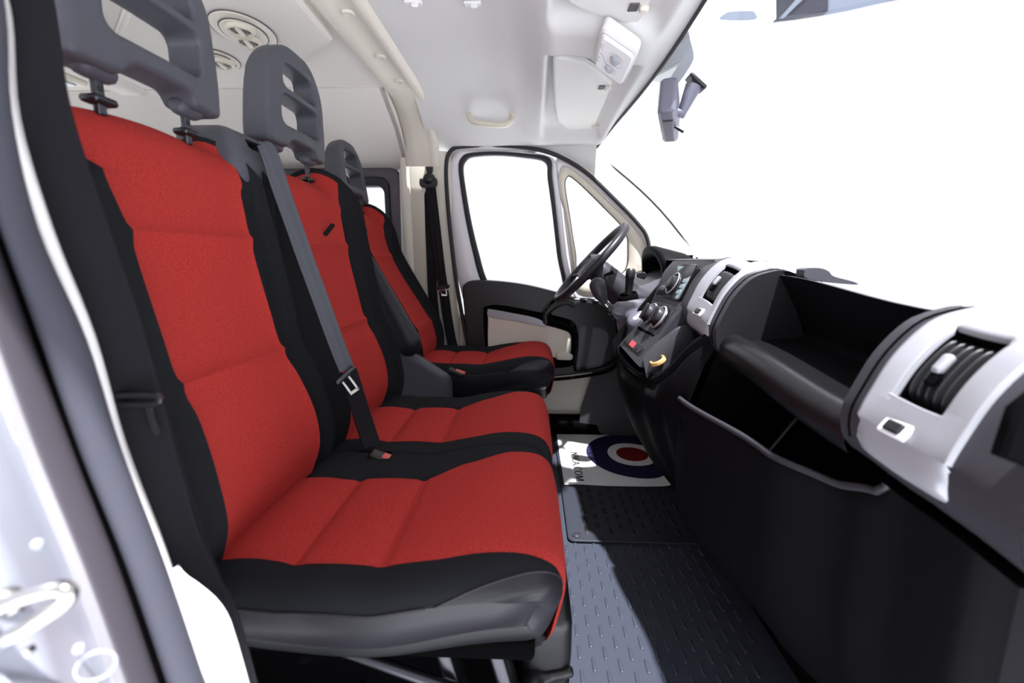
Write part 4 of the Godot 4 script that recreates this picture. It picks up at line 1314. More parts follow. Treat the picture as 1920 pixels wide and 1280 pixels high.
	for p in [[-0.47, 0.36], [-0.447, 0.41], [-0.432, 0.45], [-0.425, 0.50], [-0.437, 0.56], [-0.462, 0.61], [-0.50, 0.68], [-0.555, 0.77], [-0.615, 0.872], [-0.632, 0.92], [-0.646, 0.965], [-0.668, 1.005], [-0.702, 1.028], [-0.742, 1.022], [-0.772, 0.995], [-0.78, 0.94], [-0.74, 0.80], [-0.66, 0.60], [-0.60, 0.42], [-0.59, 0.36]]:
		dp.append(Vector2(p[0], p[1]))
	backrest(dr, -1.875, 0.215, 0.20, dp, 0.585, 0.872, 0.05, 0.05)
	cushion(dr, -1.90, 0.235, 0.212, 0.02, 0.045, 0.05, 0.05, [[0.0, 0.15], [1.0, 0.155], [1.5, 0.15], [2.0, 0.16], [3.0, 0.16]], [[0.0, 0.10], [0.45, 0.085], [0.62, 0.095], [1.0, 0.085], [1.3, 0.13], [1.6, 0.175], [1.85, 0.19], [2.0, 0.19], [3.0, 0.18]], true)
	headrest(dr, Vector3(-0.722, 1.086, -1.86), 1.045, 0.16)
	put("side_cover", net(func(p): return smax(sd_box(p - Vector3(-0.40, 0.42, -1.625), Vector3(0.11, 0.11, 0.03), 0.025), (p - Vector3(-0.385, 0.49, 0)).dot(Vector3(0.55, 0.83, 0)), 0.02), Vector3(-0.53, 0.29, -1.67), Vector3(-0.27, 0.55, -1.58), 0.008), M.headrest_grey, dr)
	put("pedestal", rbox(Vector3(-0.2, 0.15, -1.9), Vector3(0.42, 0.29, 0.42), 0.02), M.deep_black, dr)
	# folded armrest on the seat's inner side
	var arm := net(func(p): return sd_cap(Vector3(p.x, p.y, p.z + 1.605) * Vector3(1, 1, 1.4), Vector3(-0.445, 0.56, 0), Vector3(-0.585, 0.845, 0), 0.050, 0.036), Vector3(-0.66, 0.47, -1.67), Vector3(-0.36, 0.92, -1.54), 0.011)
	put("folded_armrest", arm, M.black_vinyl, dr)


# ---------------------------------------------------------------- dashboard
var dash_curve := []


func dash_drop(z: float) -> float:
	return lut([[-2.2, -0.01], [-1.5, 0.0], [-1.17, 0.0], [-1.1, -0.008], [-0.965, -0.028], [-0.57, -0.060], [-0.45, -0.070], [-0.3, -0.085]], z)


func dash_at(s: float, z: float, off := 0.0) -> Vector3:
	var f := clampf(s, 0.0, 1.0) * (dash_curve.size() - 1)
	var i := mini(int(f), dash_curve.size() - 2)
	var p: Vector2 = dash_curve[i].lerp(dash_curve[i + 1], f - i)
	var t: Vector2 = (dash_curve[mini(i + 2, dash_curve.size() - 1)] - dash_curve[maxi(i - 1, 0)]).normalized()
	var n := Vector2(-t.y, t.x)
	return Vector3(p.x + n.x * off, p.y + n.y * off + dash_drop(z), z)


func dash_s(x: float) -> float:
	# fraction of the profile, counted from the lip upwards, where it reaches x
	for i in range(20, dash_curve.size()):
		if dash_curve[i].x >= x and dash_curve[i].y > 0.745:
			return float(i) / (dash_curve.size() - 1)
	return 1.0


func dash_sheet(z0: float, z1: float, s0: float, s1: float, off := 0.0, nz := 8, ns := 40) -> Array:
	var rows := []
	for j in nz + 1:
		var row := []
		for i in ns + 1:
			row.append(dash_at(lerpf(s0, s1, float(i) / ns), lerpf(z0, z1, float(j) / nz), off))
		rows.append(row)
	return rows


# the same sheet with an opening for an air vent
func holed_sheet(z0: float, z1: float, g0: float, g1: float) -> ArrayMesh:
	var sb := dash_s(0.4065)
	var stp := dash_s(0.460)
	var ss := []
	for i in 13:
		ss.append(sb * i / 12.0)
	for i in range(1, 11):
		ss.append(lerpf(sb, stp, i / 10.0))
	for i in range(1, 41):
		ss.append(lerpf(stp, 1.0, i / 40.0))
	var zs := [z0, lerpf(z0, g0, 0.5), g0, lerpf(g0, g1, 0.5), g1, lerpf(g1, z1, 0.5), z1]
	var st := st_new()
	for j in 6:
		for i in ss.size() - 1:
			if (j == 2 or j == 3) and ss[i] >= sb - 1e-5 and ss[i] < stp - 1e-5:
				continue
			quad(st, dash_at(ss[i], zs[j]), dash_at(ss[i + 1], zs[j]), dash_at(ss[i + 1], zs[j + 1]), dash_at(ss[i], zs[j + 1]))
	return done(st)


func air_vent(parent: Node3D, z0: float, z1: float, g0: float, g1: float, fins: int) -> void:
	var sb := dash_s(0.4065)
	var stp := dash_s(0.460)
	var s_end := dash_s(0.66)
	var s_lo := sb * 0.62
	var n := Node3D.new()
	n.name = "air_vent"
	parent.add_child(n, true)
	n.position = -root_parts[parent]
	# silver surround with a window for the fins
	var st := st_new()
	var o := 0.005
	var cols := [[z0, -0.004], [z0 + 0.001, 0.006], [z0 + 0.004, o], [g0 - 0.004, o], [g0 + 0.001, o - 0.003], [g0 + 0.001, -0.002]]
	var cols2 := [[g1 - 0.001, -0.002], [g1 - 0.001, o - 0.003], [g1 + 0.004, o], [z1 - 0.004, o], [z1 - 0.001, 0.006], [z1, -0.004]]
	for cc in [cols, cols2]:
		var rows := []
		for c in cc:
			var row := []
			for i in 61:
				var s := lerpf(s_lo, s_end, i / 60.0)
				var cut: bool = s > sb and s < stp
				var inner: bool = c[0] > z0 + 0.005 and c[0] < z1 - 0.005
				row.append(dash_at(s, c[0], c[1] if cut or not inner else o))
			rows.append(row)
		add_grid(st, rows)
	# lower chin and the part above the fins
	for e in [[s_lo, sb], [stp, s_end]]:
		var rows := []
		for j in 9:
			var z := lerpf(g0 - 0.004, g1 + 0.004, j / 8.0)
			var row := []
			if e[0] == stp:
				row.append(dash_at(stp, z, -0.002))
			for i in 21:
				row.append(dash_at(lerpf(e[0], e[1], i / 20.0), z, o))
			if e[1] == sb:
				row.append(dash_at(sb, z, -0.002))
			rows.append(row)
		add_grid(st, rows)
	# front face of the chin
	var chin := []
	for j in 13:
		var t := j / 12.0
		var z := lerpf(z0, z1, t)
		var edge := 0.006 * pow(absf(2.0 * t - 1.0), 8.0)
		var y := dash_drop(z)
		chin.append([dash_at(s_lo, z, o), Vector3(0.3878 + edge, 0.734 + y, z), Vector3(0.3862 + edge, 0.724 + y, z), Vector3(0.3866 + edge, 0.713 + y, z), Vector3(0.393 + edge, 0.703 + y, z), Vector3(0.42, 0.700 + y, z)])
	add_grid(st, chin)
	for k in [0, 12]:
		add_cap(st, chin[k])
	put("surround", done(st), M.silver_trim, n)
	var box_rows := []
	for e in [[g0, 0.003], [g0, -0.022], [g1, -0.022], [g1, 0.003]]:
		var row := []
		for i in 17:
			row.append(dash_at(lerpf(sb, stp, i / 16.0), e[0], e[1]))
		box_rows.append(row)
	put("duct", grid(box_rows), M.deep_black, n)
	for s in [sb, stp]:
		put("duct_end", grid([[dash_at(s, g0, 0.002), dash_at(s, g1, 0.002)], [dash_at(s, g0, -0.023), dash_at(s, g1, -0.023)]]), M.deep_black, n)
	for f in fins:
		var z := lerpf(g0, g1, (f + 0.5) / fins)
		var hw := (g1 - g0) / fins * 0.17
		var rows := []
		for i in 15:
			var s := lerpf(sb + 0.002, stp - 0.002, i / 14.0)
			var top := 0.0 - 0.012 * pow(absf(i / 7.0 - 1.0), 6.0)
			rows.append([dash_at(s, z - hw * 1.3, -0.022), dash_at(s, z - hw, top - 0.0025), dash_at(s, z, top - 0.001), dash_at(s, z + hw, top - 0.0025), dash_at(s, z + hw * 1.3, -0.022)])
		put("fin", grid(rows), M.black_plastic, n)
	var sm := lerpf(sb, stp, 0.52)
	var zm := (g0 + g1) * 0.5
	var c := dash_at(sm, zm, 0.006)
	var along := (dash_at(sm + 0.02, zm) - dash_at(sm - 0.02, zm)).normalized()
	var nrm := Vector3(-along.y, along.x, 0)
	var bs := Basis(along, nrm, Vector3(0, 0, 1))
	put("fin_tab", rbox(c, Vector3(0.024, 0.010, 0.012), 0.005, bs, 4), M.silver_trim, n)
	put("fin_tab_shaft", rbox(c - along * 0.016 - nrm * 0.003, Vector3(0.02, 0.008, 0.010), 0.003, bs), M.deep_black, n)
	# thumb wheel below the fins
	var wc := dash_at(sb - 0.034, zm - 0.004, o)
	put("thumb_wheel_bed", rbox(wc, Vector3(0.020, 0.005, (g1 - g0) * 0.62), 0.0024, Basis(along, nrm, Vector3(0, 0, 1)), 3), M.white_plastic, n)
	put("thumb_wheel", rbox(wc + nrm * 0.003, Vector3(0.013, 0.006, (g1 - g0) * 0.36), 0.0025, Basis(along, nrm, Vector3(0, 0, 1)), 3), M.black_plastic, n)


func build_dashboard() -> void:
	var raw := []
	for p in [[0.412, 0.684], [0.398, 0.702], [0.393, 0.735], [0.405, 0.771], [0.425, 0.812], [0.456, 0.847], [0.49, 0.861], [0.525, 0.864], [0.58, 0.845], [0.70, 0.80], [0.9, 0.735], [1.12, 0.66]]:
		raw.append(Vector2(p[0], p[1]))
	dash_curve = resample(spl(raw, 14), 300, false)
	var d := thing("dashboard", "black plastic dashboard with silver air vents and open storage trays", "dashboard", Vector3(0.7, 0.0, -1.25))
	var crest := dash_s(0.515)
	# padded top, left and right of the open tray, and the deck behind it
	put("centre_pad", holed_sheet(-1.21, -0.965, -1.102, -1.026), M.dash_mid, d)
	put("end_pad", holed_sheet(-0.565, -0.345, -0.503, -0.443), M.dash_mid, d)
	var deck := []
	for j in 9:
		var z := lerpf(-0.965, -0.565, j / 8.0)
		var y := dash_drop(z)
		deck.append([Vector3(0.512, 0.855 + y, z), Vector3(0.518, 0.855 + y, z), Vector3(0.60, 0.825 + y, z), Vector3(0.75, 0.775 + y, z), Vector3(1.12, 0.66 + y, z)])
	put("top_deck", grid(deck), M.dash_mid, d)
	put("driver_deck", grid(dash_sheet(-2.14, -1.21, dash_s(0.49), 1.0, -0.004, 12, 30)), M.dash_mid, d)
	# walls of the tray
	for z in [-0.965, -0.565]:
		var y := dash_drop(z)
		var loop := []
		for i in 31:
			loop.append(dash_at(lerpf(0.0, crest, i / 30.0), z))
		loop.append(Vector3(0.580, 0.722 + y, z))
		loop.append(Vector3(0.440, 0.715 + y, z))
		var st := st_new()
		add_cap(st, loop)
		put("tray_side", done(st), M.tray_grey, d)
	var back := []
	var lip := []
	for j in 13:
		var z := lerpf(-0.966, -0.564, j / 12.0)
		var y := dash_drop(z)
		back.append([Vector3(0.512, 0.855 + y, z), Vector3(0.516, 0.848 + y, z), Vector3(0.577, 0.742 + y, z), Vector3(0.575, 0.730 + y, z), Vector3(0.56, 0.724 + y, z), Vector3(0.44, 0.716 + y, z)])
		lip.append([Vector3(0.446, 0.716 + y, z), Vector3(0.441, 0.727 + y, z), Vector3(0.433, 0.732 + y, z), Vector3(0.421, 0.730 + y, z), Vector3(0.409, 0.722 + y, z), Vector3(0.402, 0.706 + y, z), Vector3(0.402, 0.688 + y, z), Vector3(0.408, 0.675 + y, z), Vector3(0.43, 0.668 + y, z), Vector3(0.46, 0.672 + y, z)])
	put("tray_back", grid(back), M.dash_black, d)
	put("tray_lip", grid(lip), M.satin_black, d)
	for z in [-0.985, -0.548]:
		var line := []
		for i in 25:
			line.append(dash_at(lerpf(0.03, dash_s(0.62), i / 24.0), z, 0.0005))
		put("cheek_groove", tube(line, 0.0016, 6), M.deep_black, d)
	air_vent(d, -1.145, -1.005, -1.102, -1.026, 6)
	air_vent(d, -0.532, -0.412, -0.503, -0.443, 6)
	# end of the dashboard towards the open door
	var cap_loop := []
	for i in 61:
		cap_loop.append(dash_at(i / 60.0, -0.345))
	cap_loop.append(Vector3(1.1, 0.2, -0.345))
	cap_loop.append(Vector3(0.44, 0.60, -0.345))
	var ce := st_new()
	add_cap(ce, cap_loop)
	put("end_cap", done(ce), M.end_black, d)
	put("end_vent", slab([Vector3(0.3645, 0.7085, -0.343), Vector3(0.3689, 0.7473, -0.343), Vector3(0.3847, 0.7641, -0.343), Vector3(0.4177, 0.7521, -0.343), Vector3(0.4306, 0.6922, -0.343), Vector3(0.3984, 0.696, -0.343)], Vector3(0, 0, -0.01), 0.003), M.deep_black, d)
	# lower body below the trays: bulging panel with the pocket's rim
	var rows := []
	var rim := []
	for j in 61:
		var z := lerpf(-1.015, -0.405, j / 60.0)
		var x := lut([[-1.02, 0.343], [-0.71, 0.386], [-0.576, 0.432], [-0.50, 0.447], [-0.40, 0.447]], z)
		var yt := lut([[-1.02, 0.546], [-0.61, 0.552], [-0.545, 0.572], [-0.515, 0.645], [-0.40, 0.645]], z)
		var round_end := 0.02 * sstep(-0.43, -0.405, z)
		x += round_end
		rim.append(Vector3(x, yt, z))
		var row := [Vector3(x + 0.016, yt - 0.03, z), Vector3(x + 0.012, yt - 0.002, z), Vector3(x + 0.006, yt + 0.002, z), Vector3(x, yt - 0.003, z)]
		for f in [0.05, 0.12, 0.2, 0.3, 0.4, 0.5, 0.6, 0.7, 0.78, 0.86, 0.93, 1.0]:
			var yy := lerpf(yt, 0.05, f)
			row.append(Vector3(x + lut([[0.04, 0.36], [0.073, 0.24], [0.106, 0.16], [0.146, 0.10], [0.19, 0.056], [0.246, 0.024], [0.31, 0.008], [0.37, 0.0], [0.7, 0.0]], yy), yy, z))
		rows.append(row)
	put("lower_panel", grid(rows), M.dash_black, d)
	put("lower_panel_end", slab(rows[60].slice(3) + [Vector3(0.95, 0.05, -0.405), Vector3(0.95, 0.64, -0.405)], Vector3(0.0, 0, -0.012), 0.004), M.end_black, d)
	put("pocket_rim", tube(rim.slice(0, 52), 0.0055, 8), M.dash_mid, d)
	var split := []
	for j in 9:
		var z := lerpf(-0.55, -0.35, j / 8.0)
		split.append([Vector3(0.405, 0.674 + dash_drop(z), z), Vector3(0.45, 0.660 + dash_drop(z), z), Vector3(0.60, 0.64 + dash_drop(z), z)])
	put("split_line", grid(split), M.deep_black, d)
	var cav := []
	for j in 9:
		var z := lerpf(-1.03, -0.515, j / 8.0)
		var y := dash_drop(z)
		cav.append([Vector3(0.425 + 0.04 * sstep(-0.6, -0.53, z), 0.670 + y, z), Vector3(0.60, 0.662 + y, z), Vector3(0.63, 0.45, z), Vector3(0.50, 0.43, z), Vector3(lut([[-1.03, 0.375], [-0.71, 0.41], [-0.576, 0.455], [-0.5, 0.47]], z), 0.48, z)])
	put("pocket_cavity", grid(cav), M.dash_black, d)
	for k in [0, 8]:
		var st := st_new()
		add_cap(st, cav[k])
		put("pocket_side", done(st), M.dash_black, d)
	# rib on the pocket's floor
	put("pocket_rib", tube([Vector3(0.46, 0.47, -0.86), Vector3(0.52, 0.56, -0.86), Vector3(0.6, 0.64, -0.86)], 0.004, 6), M.dash_mid, d)
	# glove box contour on the lower panel
	put("panel_groove", tube(spl([Vector3(0.343, 0.50, -1.0), Vector3(0.352, 0.44, -0.98), Vector3(0.378, 0.36, -0.93), Vector3(0.43, 0.28, -0.86), Vector3(0.50, 0.22, -0.80)], 5), 0.003, 6), M.deep_black, d)
	# ---- centre console
	var cl := [Vector3(0.4381, 0.8544, -1.44), Vector3(0.4095, 0.8153, -1.44), Vector3(0.3827, 0.7374, -1.44), Vector3(0.3555, 0.6868, -1.44), Vector3(0.3178, 0.6354, -1.44), Vector3(0.286, 0.592, -1.44)]
	var cr := [Vector3(0.4636, 0.8554, -1.19), Vector3(0.4409, 0.8205, -1.19), Vector3(0.3977, 0.7424, -1.19), Vector3(0.3665, 0.6962, -1.19), Vector3(0.3286, 0.6349, -1.19), Vector3(0.2925, 0.5767, -1.19)]
	var L := spl(cl, 6)
	var R := spl(cr, 6)
	var face := []
	for i in L.size():
		var row := []
		for k in 13:
			var t := k / 12.0
			var e := pow(absf(2.0 * t - 1.0), 6.0)
			row.append(L[i].lerp(R[i], t) + Vector3(-0.003 * (1.0 - e), 0.001 * (1.0 - e), 0))
		face.append(row)
	put("console_face", grid(face), M.dash_mid, d)
	# flanks of the console back to the bulkhead
	for e in [R, L]:
		var deep := []
		for p in e:
			deep.append(Vector3(maxf(p.x + 0.05, 0.62), p.y - 0.02, p.z + (0.0)))
		put("console_flank", grid([e, deep]), M.dash_mid, d)
	# rounded edge that runs round the nose and up to the tray
	var edge := spl([Vector3(0.289, 0.5961, -1.475), Vector3(0.2815, 0.5813, -1.45), Vector3(0.2813, 0.5621, -1.4), Vector3(0.2907, 0.5488, -1.28), Vector3(0.3053, 0.5531, -1.18), Vector3(0.3203, 0.5705, -1.125), Vector3(0.3454, 0.6118, -1.085), Vector3(0.3609, 0.6509, -1.055), Vector3(0.377, 0.6795, -1.03), Vector3(0.3922, 0.694, -1.01), Vector3(0.4052, 0.6951, -0.99)], 6)
	var skirt := []
	for p in edge:
		var xb: float = lut([[-1.5, 0.30], [-1.42, 0.278], [-1.3, 0.272], [-1.18, 0.30], [-1.08, 0.326], [-1.0, 0.343]], p.z)
		var inner := Vector3(0.012, -0.02, -0.006) if p.z > -1.2 else Vector3(0.016, -0.012, 0)
		skirt.append([p + inner, p + inner * 0.4 + Vector3(0, 0.012, 0), p + Vector3(0.0, 0.004, 0), p + Vector3(-0.003, -0.006, 0.002), p + Vector3(-0.002, -0.016, 0.003), p + Vector3(0.002, -0.019, 0.0), p + Vector3(-0.002, -0.022, 0.003), Vector3(lerpf(p.x, xb, 0.4), lerpf(p.y, 0.52, 0.4), p.z + 0.003), Vector3(xb, 0.50, p.z), Vector3(xb + 0.012, 0.44, p.z), Vector3(xb + 0.04, 0.36, p.z), Vector3(xb + 0.09, 0.27, p.z), Vector3(xb + 0.17, 0.17, p.z), Vector3(xb + 0.28, 0.09, p.z)])
	put("console_skirt", grid(skirt), M.dash_black, d)
	# lining on the driver's side of the console and below it
	put("console_driver_side", slab([Vector3(0.262, 0.60, -1.47), Vector3(0.45, 0.84, -1.47), Vector3(0.9, 0.8, -1.47), Vector3(0.9, 0.1, -1.47), Vector3(0.55, 0.12, -1.47), Vector3(0.35, 0.36, -1.47), Vector3(0.29, 0.5, -1.47)], Vector3(0, 0, 0.02), 0.004), M.dash_black, d)
	# tray floor beside the console with lighter and socket
	put("side_tray", grid([[Vector3(0.275, 0.556, -1.27), Vector3(0.30, 0.548, -1.21), Vector3(0.46, 0.61, -1.19)], [Vector3(0.285, 0.552, -1.20), Vector3(0.32, 0.546, -1.15), Vector3(0.46, 0.61, -1.13)], [Vector3(0.33, 0.58, -1.11), Vector3(0.37, 0.60, -1.09), Vector3(0.48, 0.67, -1.05)], [Vector3(0.40, 0.66, -1.03), Vector3(0.42, 0.66, -1.02), Vector3(0.5, 0.68, -1.0)]]), M.dash_black, d)
	var inner_wall := spl([Vector3(0.293, 0.6101, -1.17), Vector3(0.315, 0.6358, -1.17), Vector3(0.345, 0.6613, -1.17), Vector3(0.3747, 0.6852, -1.17), Vector3(0.4051, 0.6951, -1.17), Vector3(0.4182, 0.6813, -1.17)], 5)
	var wall_rows := []
	for p in inner_wall:
		wall_rows.append([p + Vector3(0.03, 0.0, -0.03), p + Vector3(0.004, 0.002, -0.006), p, p + Vector3(0.0, -0.004, 0.003), p + Vector3(0.01, -0.05, 0.006), p + Vector3(0.03, -0.10, 0.008)])
	put("tray_wall", grid(wall_rows), M.dash_mid, d)
	var lc: Vector3 = [Vector3(0.3214, 0.5887, -1.19)][0] + Vector3(-0.004, 0.010, 0.004)
	var lighter := put("lighter", lathe(lc, Vector3(-0.52, 0.86, 0.05), [Vector2(0.0, 0.010), Vector2(0.012, 0.010), Vector2(0.016, 0.007), Vector2(0.018, 0.004), Vector2(0.020, 0.004), Vector2(0.021, -0.01)]), M.steel, d)
	lc = [Vector3(0.3396, 0.5889, -1.165)][0] + Vector3(-0.010, 0.012, 0.006)
	put("socket_ring", lathe(lc, Vector3(-0.52, 0.86, 0.05), [Vector2(0.0, -0.002), Vector2(0.013, -0.002), Vector2(0.015, 0.006), Vector2(0.019, 0.007), Vector2(0.021, 0.003), Vector2(0.021, -0.004)]), M.amber, d)
	# radio
	var radio := quad_panel("radio", [Vector3(0.4458, 0.8402, -1.41), Vector3(0.4431, 0.8416, -1.215), Vector3(0.4002, 0.7456, -1.215), Vector3(0.3906, 0.7449, -1.41)], 0.012, M.gloss_black, d)
	var q := [Vector3(0.4458, 0.8402, -1.41), Vector3(0.4431, 0.8416, -1.215), Vector3(0.4002, 0.7456, -1.215), Vector3(0.3906, 0.7449, -1.41)]
	var ex: Vector3 = (q[1] - q[0] + q[2] - q[3]) * 0.5
	var ey: Vector3 = (q[3] - q[0] + q[2] - q[1]) * 0.5
	var nz := ex.cross(ey).normalized()
	if nz.x > 0:
		nz = -nz
	var o: Vector3 = (q[0] + q[1] + q[2] + q[3]) * 0.25 + nz * 0.012
	var at := func(u: float, v: float, h := 0.0) -> Vector3: return o + ex * (u - 0.5) + ey * (v - 0.5) + nz * h
	put("display", slab([at.call(0.18, 0.06), at.call(0.80, 0.06), at.call(0.80, 0.30), at.call(0.18, 0.30)], -nz * 0.004, 0.001), M.screen_grey, radio).position = Vector3.ZERO
	shift_out(radio)
	var dial := put("dial", lathe(at.call(0.5, 0.58), nz, [Vector2(0.034, 0.0), Vector2(0.033, 0.003), Vector2(0.022, 0.004), Vector2(0.020, 0.013), Vector2(0.016, 0.015), Vector2(0, 0.015)]), M.dark_steel, d)
	put("dial_ring", ring_tube(disc(at.call(0.5, 0.58, 0.004), nz, 0.031), 0.0022, 6, nz), M.silver_trim, d)
	for e in [[0.06, 0.40], [0.06, 0.56], [0.06, 0.72], [0.80, 0.40], [0.80, 0.56], [0.80, 0.72]]:
		put("radio_key", slab([at.call(e[0], e[1], 0.002), at.call(e[0] + 0.14, e[1], 0.002), at.call(e[0] + 0.14, e[1] + 0.11, 0.002), at.call(e[0], e[1] + 0.11, 0.002)], -nz * 0.004, 0.001), M.screen_grey if e[0] > 0.5 else M.black_plastic, d)
	put("radio_trim", slab([at.call(0.86, 0.10, 0.001), at.call(0.99, 0.10, 0.001), at.call(0.99, 0.95, 0.001), at.call(0.86, 0.95, 0.001)], -nz * 0.004, 0.001), M.screen_grey, d)
	put("top_slot", slab([Vector3(0.4667, 0.8577, -1.4), Vector3(0.4686, 0.8579, -1.25), Vector3(0.4591, 0.8537, -1.25), Vector3(0.4607, 0.853, -1.4)], Vector3(0.004, -0.004, 0), 0.001), M.deep_black, d)
	# heater panel with two knobs
	quad_panel("heater_panel", [Vector3(0.3806, 0.7311, -1.4), Vector3(0.3953, 0.7342, -1.215), Vector3(0.3454, 0.6551, -1.215), Vector3(0.3441, 0.6569, -1.4)], 0.008, M.black_plastic, d)
	q = [Vector3(0.3806, 0.7311, -1.4), Vector3(0.3953, 0.7342, -1.215), Vector3(0.3454, 0.6551, -1.215), Vector3(0.3441, 0.6569, -1.4)]
	ex = (q[1] - q[0] + q[2] - q[3]) * 0.5
	ey = (q[3] - q[0] + q[2] - q[1]) * 0.5
	nz = ex.cross(ey).normalized()
	if nz.x > 0:
		nz = -nz
	o = (q[0] + q[1] + q[2] + q[3]) * 0.25 + nz * 0.010
	for u in [0.27, 0.73]:
		var kc: Vector3 = o + ex * (u - 0.5) + ey * 0.0
		var kb := put("heater_knob", lathe(kc, nz, [Vector2(0.034, 0.0), Vector2(0.033, 0.004), Vector2(0.027, 0.005), Vector2(0.025, 0.020), Vector2(0.021, 0.023), Vector2(0, 0.021)]), M.dark_steel, d)
		put("silver_ring", ring_tube(disc(kc + nz * 0.005, nz, 0.032), 0.003, 6, nz), M.silver_trim, kb).position = Vector3.ZERO
		put("grip", rbox(kc + nz * 0.024, Vector3(0.010, 0.050, 0.008), 0.003, Basis(ex.normalized(), nz.cross(ex.normalized()).normalized(), nz)), M.black_plastic, kb).position = Vector3.ZERO
	put("card_slot", slab([o + ex * -0.5 + ey * 0.53, o + ex * 0.45 + ey * 0.53, o + ex * 0.40 + ey * 0.66, o + ex * -0.45 + ey * 0.66], -nz * 0.006, 0.002), M.deep_black, d)
	# row of switches with the red hazard button
	q = [Vector3(0.3086, 0.6249, -1.41), Vector3(0.3185, 0.6198, -1.23), Vector3(0.3025, 0.5928, -1.23), Vector3(0.293, 0.6045, -1.41)]
	quad_panel("switch_row", q, 0.006, M.black_plastic, d)
	ex = (q[1] - q[0] + q[2] - q[3]) * 0.5
	ey = (q[3] - q[0] + q[2] - q[1]) * 0.5
	nz = ex.cross(ey).normalized()
	if nz.y < 0:
		nz = -nz
	o = (q[0] + q[1] + q[2] + q[3]) * 0.25 + nz * 0.008
	for e in [[0.05, 0.18, "black_plastic"], [0.20, 0.33, "black_plastic"], [0.36, 0.60, "button_red"], [0.63, 0.76, "black_plastic"], [0.79, 0.93, "black_plastic"]]:
		var u0: float = e[0] - 0.5
		var u1: float = e[1] - 0.5
		put("hazard_button" if e[2] == "button_red" else "switch", slab([o + ex * u0 - ey * 0.32, o + ex * u1 - ey * 0.32, o + ex * u1 + ey * 0.32, o + ex * u0 + ey * 0.32], -nz * 0.008, 0.0015), M[e[2]], d)
	# small lidded box on the deck
	put("deck_sensor", slab(spl([Vector3(0.5351, 0.8351, -0.95), Vector3(0.5386, 0.8415, -0.95), Vector3(0.5636, 0.8426, -0.95), Vector3(0.5812, 0.8362, -0.95), Vector3(0.5917, 0.8266, -0.95), Vector3(0.6318, 0.816, -0.95), Vector3(0.6325, 0.8107, -0.95), Vector3(0.545, 0.8212, -0.95)], 3, true), Vector3(0, 0, 0.03), 0.002), M.headrest_grey, d)
	put("demist_slot", slab([Vector3(0.4906, 0.857, -1.08), Vector3(0.5255, 0.8558, -1.08), Vector3(0.5294, 0.8534, -1.08), Vector3(0.5018, 0.8534, -1.08)], Vector3(0, 0, 0.03), 0.001), M.taupe_rubber, d)
	# ---- driver's part
	var drv := []
	for e in [[-1.46, 0.0], [-1.55, -0.01], [-1.75, -0.02], [-1.95, -0.02], [-2.15, -0.015]]:
		var z: float = e[0]
		var y: float = e[1]
		drv.append([Vector3(0.60, 0.845 + y, z), Vector3(0.53, 0.832 + y, z), Vector3(0.46, 0.80 + y, z), Vector3(0.415, 0.75 + y, z), Vector3(0.40, 0.70 + y, z), Vector3(0.41, 0.65, z), Vector3(0.44, 0.60, z), Vector3(0.50, 0.57, z), Vector3(0.8, 0.55, z)])
	put("driver_fascia", grid(drv), M.fascia_grey, d)
	put("fascia_end", slab([Vector3(0.43, 0.62, -2.14), Vector3(0.41, 0.72, -2.14), Vector3(0.46, 0.79, -2.14), Vector3(0.6, 0.84, -2.14), Vector3(0.9, 0.76, -2.14), Vector3(0.9, 0.4, -2.14), Vector3(0.55, 0.5, -2.14)], Vector3(0, 0, -0.03), 0.004), M.dash_mid, d)
	put("small_switch_plate", slab([Vector3(0.3822, 0.8077, -1.68), Vector3(0.4106, 0.8135, -1.68), Vector3(0.4167, 0.8058, -1.68), Vector3(0.404, 0.7924, -1.68), Vector3(0.3826, 0.7981, -1.68)], Vector3(0.01, -0.006, -0.01), 0.001), M.black_plastic, d)
	# instrument cowl: thick arch open towards the driver
	var arch := []
	for ring in [[0.0, 0.012], [0.0, 0.0], [0.02, -0.006], [0.12, 0.0], [0.20, 0.03], [0.20, 0.05], [0.04, 0.03], [0.0, 0.024]]:
		var row := []
		for k in 25:
			var a := PI * k / 24.0
			var rz: float = 0.165 - ring[1]
			var ry: float = 0.115 - ring[1]
			var slope: float = 0.02 * sin(a)
			row.append(Vector3(0.485 + ring[0] - slope, 0.795 + ry * pow(sin(a), 0.7) - ring[0] * 0.2 * sin(a), -1.86 - cos(a) * rz))
		arch.append(row)
	arch.append(arch[0])
	put("instrument_cowl", grid(arch), M.dash_black, d)
	put("instrument_face", slab([Vector3(0.57, 0.80, -2.0), Vector3(0.57, 0.80, -1.72), Vector3(0.60, 0.875, -1.76), Vector3(0.60, 0.875, -1.96)], Vector3(0.01, 0, 0), 0.002), M.deep_black, d)
	# knee panel and pedals' gloom
	put("knee_panel", grid([[Vector3(0.43, 0.62, -1.46), Vector3(0.46, 0.5, -1.46), Vector3(0.55, 0.4, -1.46), Vector3(0.8, 0.35, -1.46)], [Vector3(0.43, 0.62, -2.14), Vector3(0.46, 0.5, -2.14), Vector3(0.55, 0.4, -2.14), Vector3(0.8, 0.35, -2.14)]]), M.dash_black, d)


func disc(c: Vector3, n: Vector3, r: float) -> Array:
	var ex := n.cross(Vector3(0, 0, 1)).normalized()
	var ey := n.cross(ex)
	var out := []
	for i in 28:
		out.append(c + (ex * cos(TAU * i / 28) + ey * sin(TAU * i / 28)) * r)
	return out


func shift_out(_n: Node3D) -> void:
	pass


func quad_panel(called: String, q: Array, h: float, m: Material, parent: Node3D) -> MeshInstance3D:
	var n: Vector3 = (q[1] - q[0]).cross(q[3] - q[0]).normalized()
	if n.x > 0:
		n = -n
	var up := shift(q, n * h)
	return put(called, slab(round_quad(up, 0.10), -n * (h + 0.01), 0.002), m, parent)


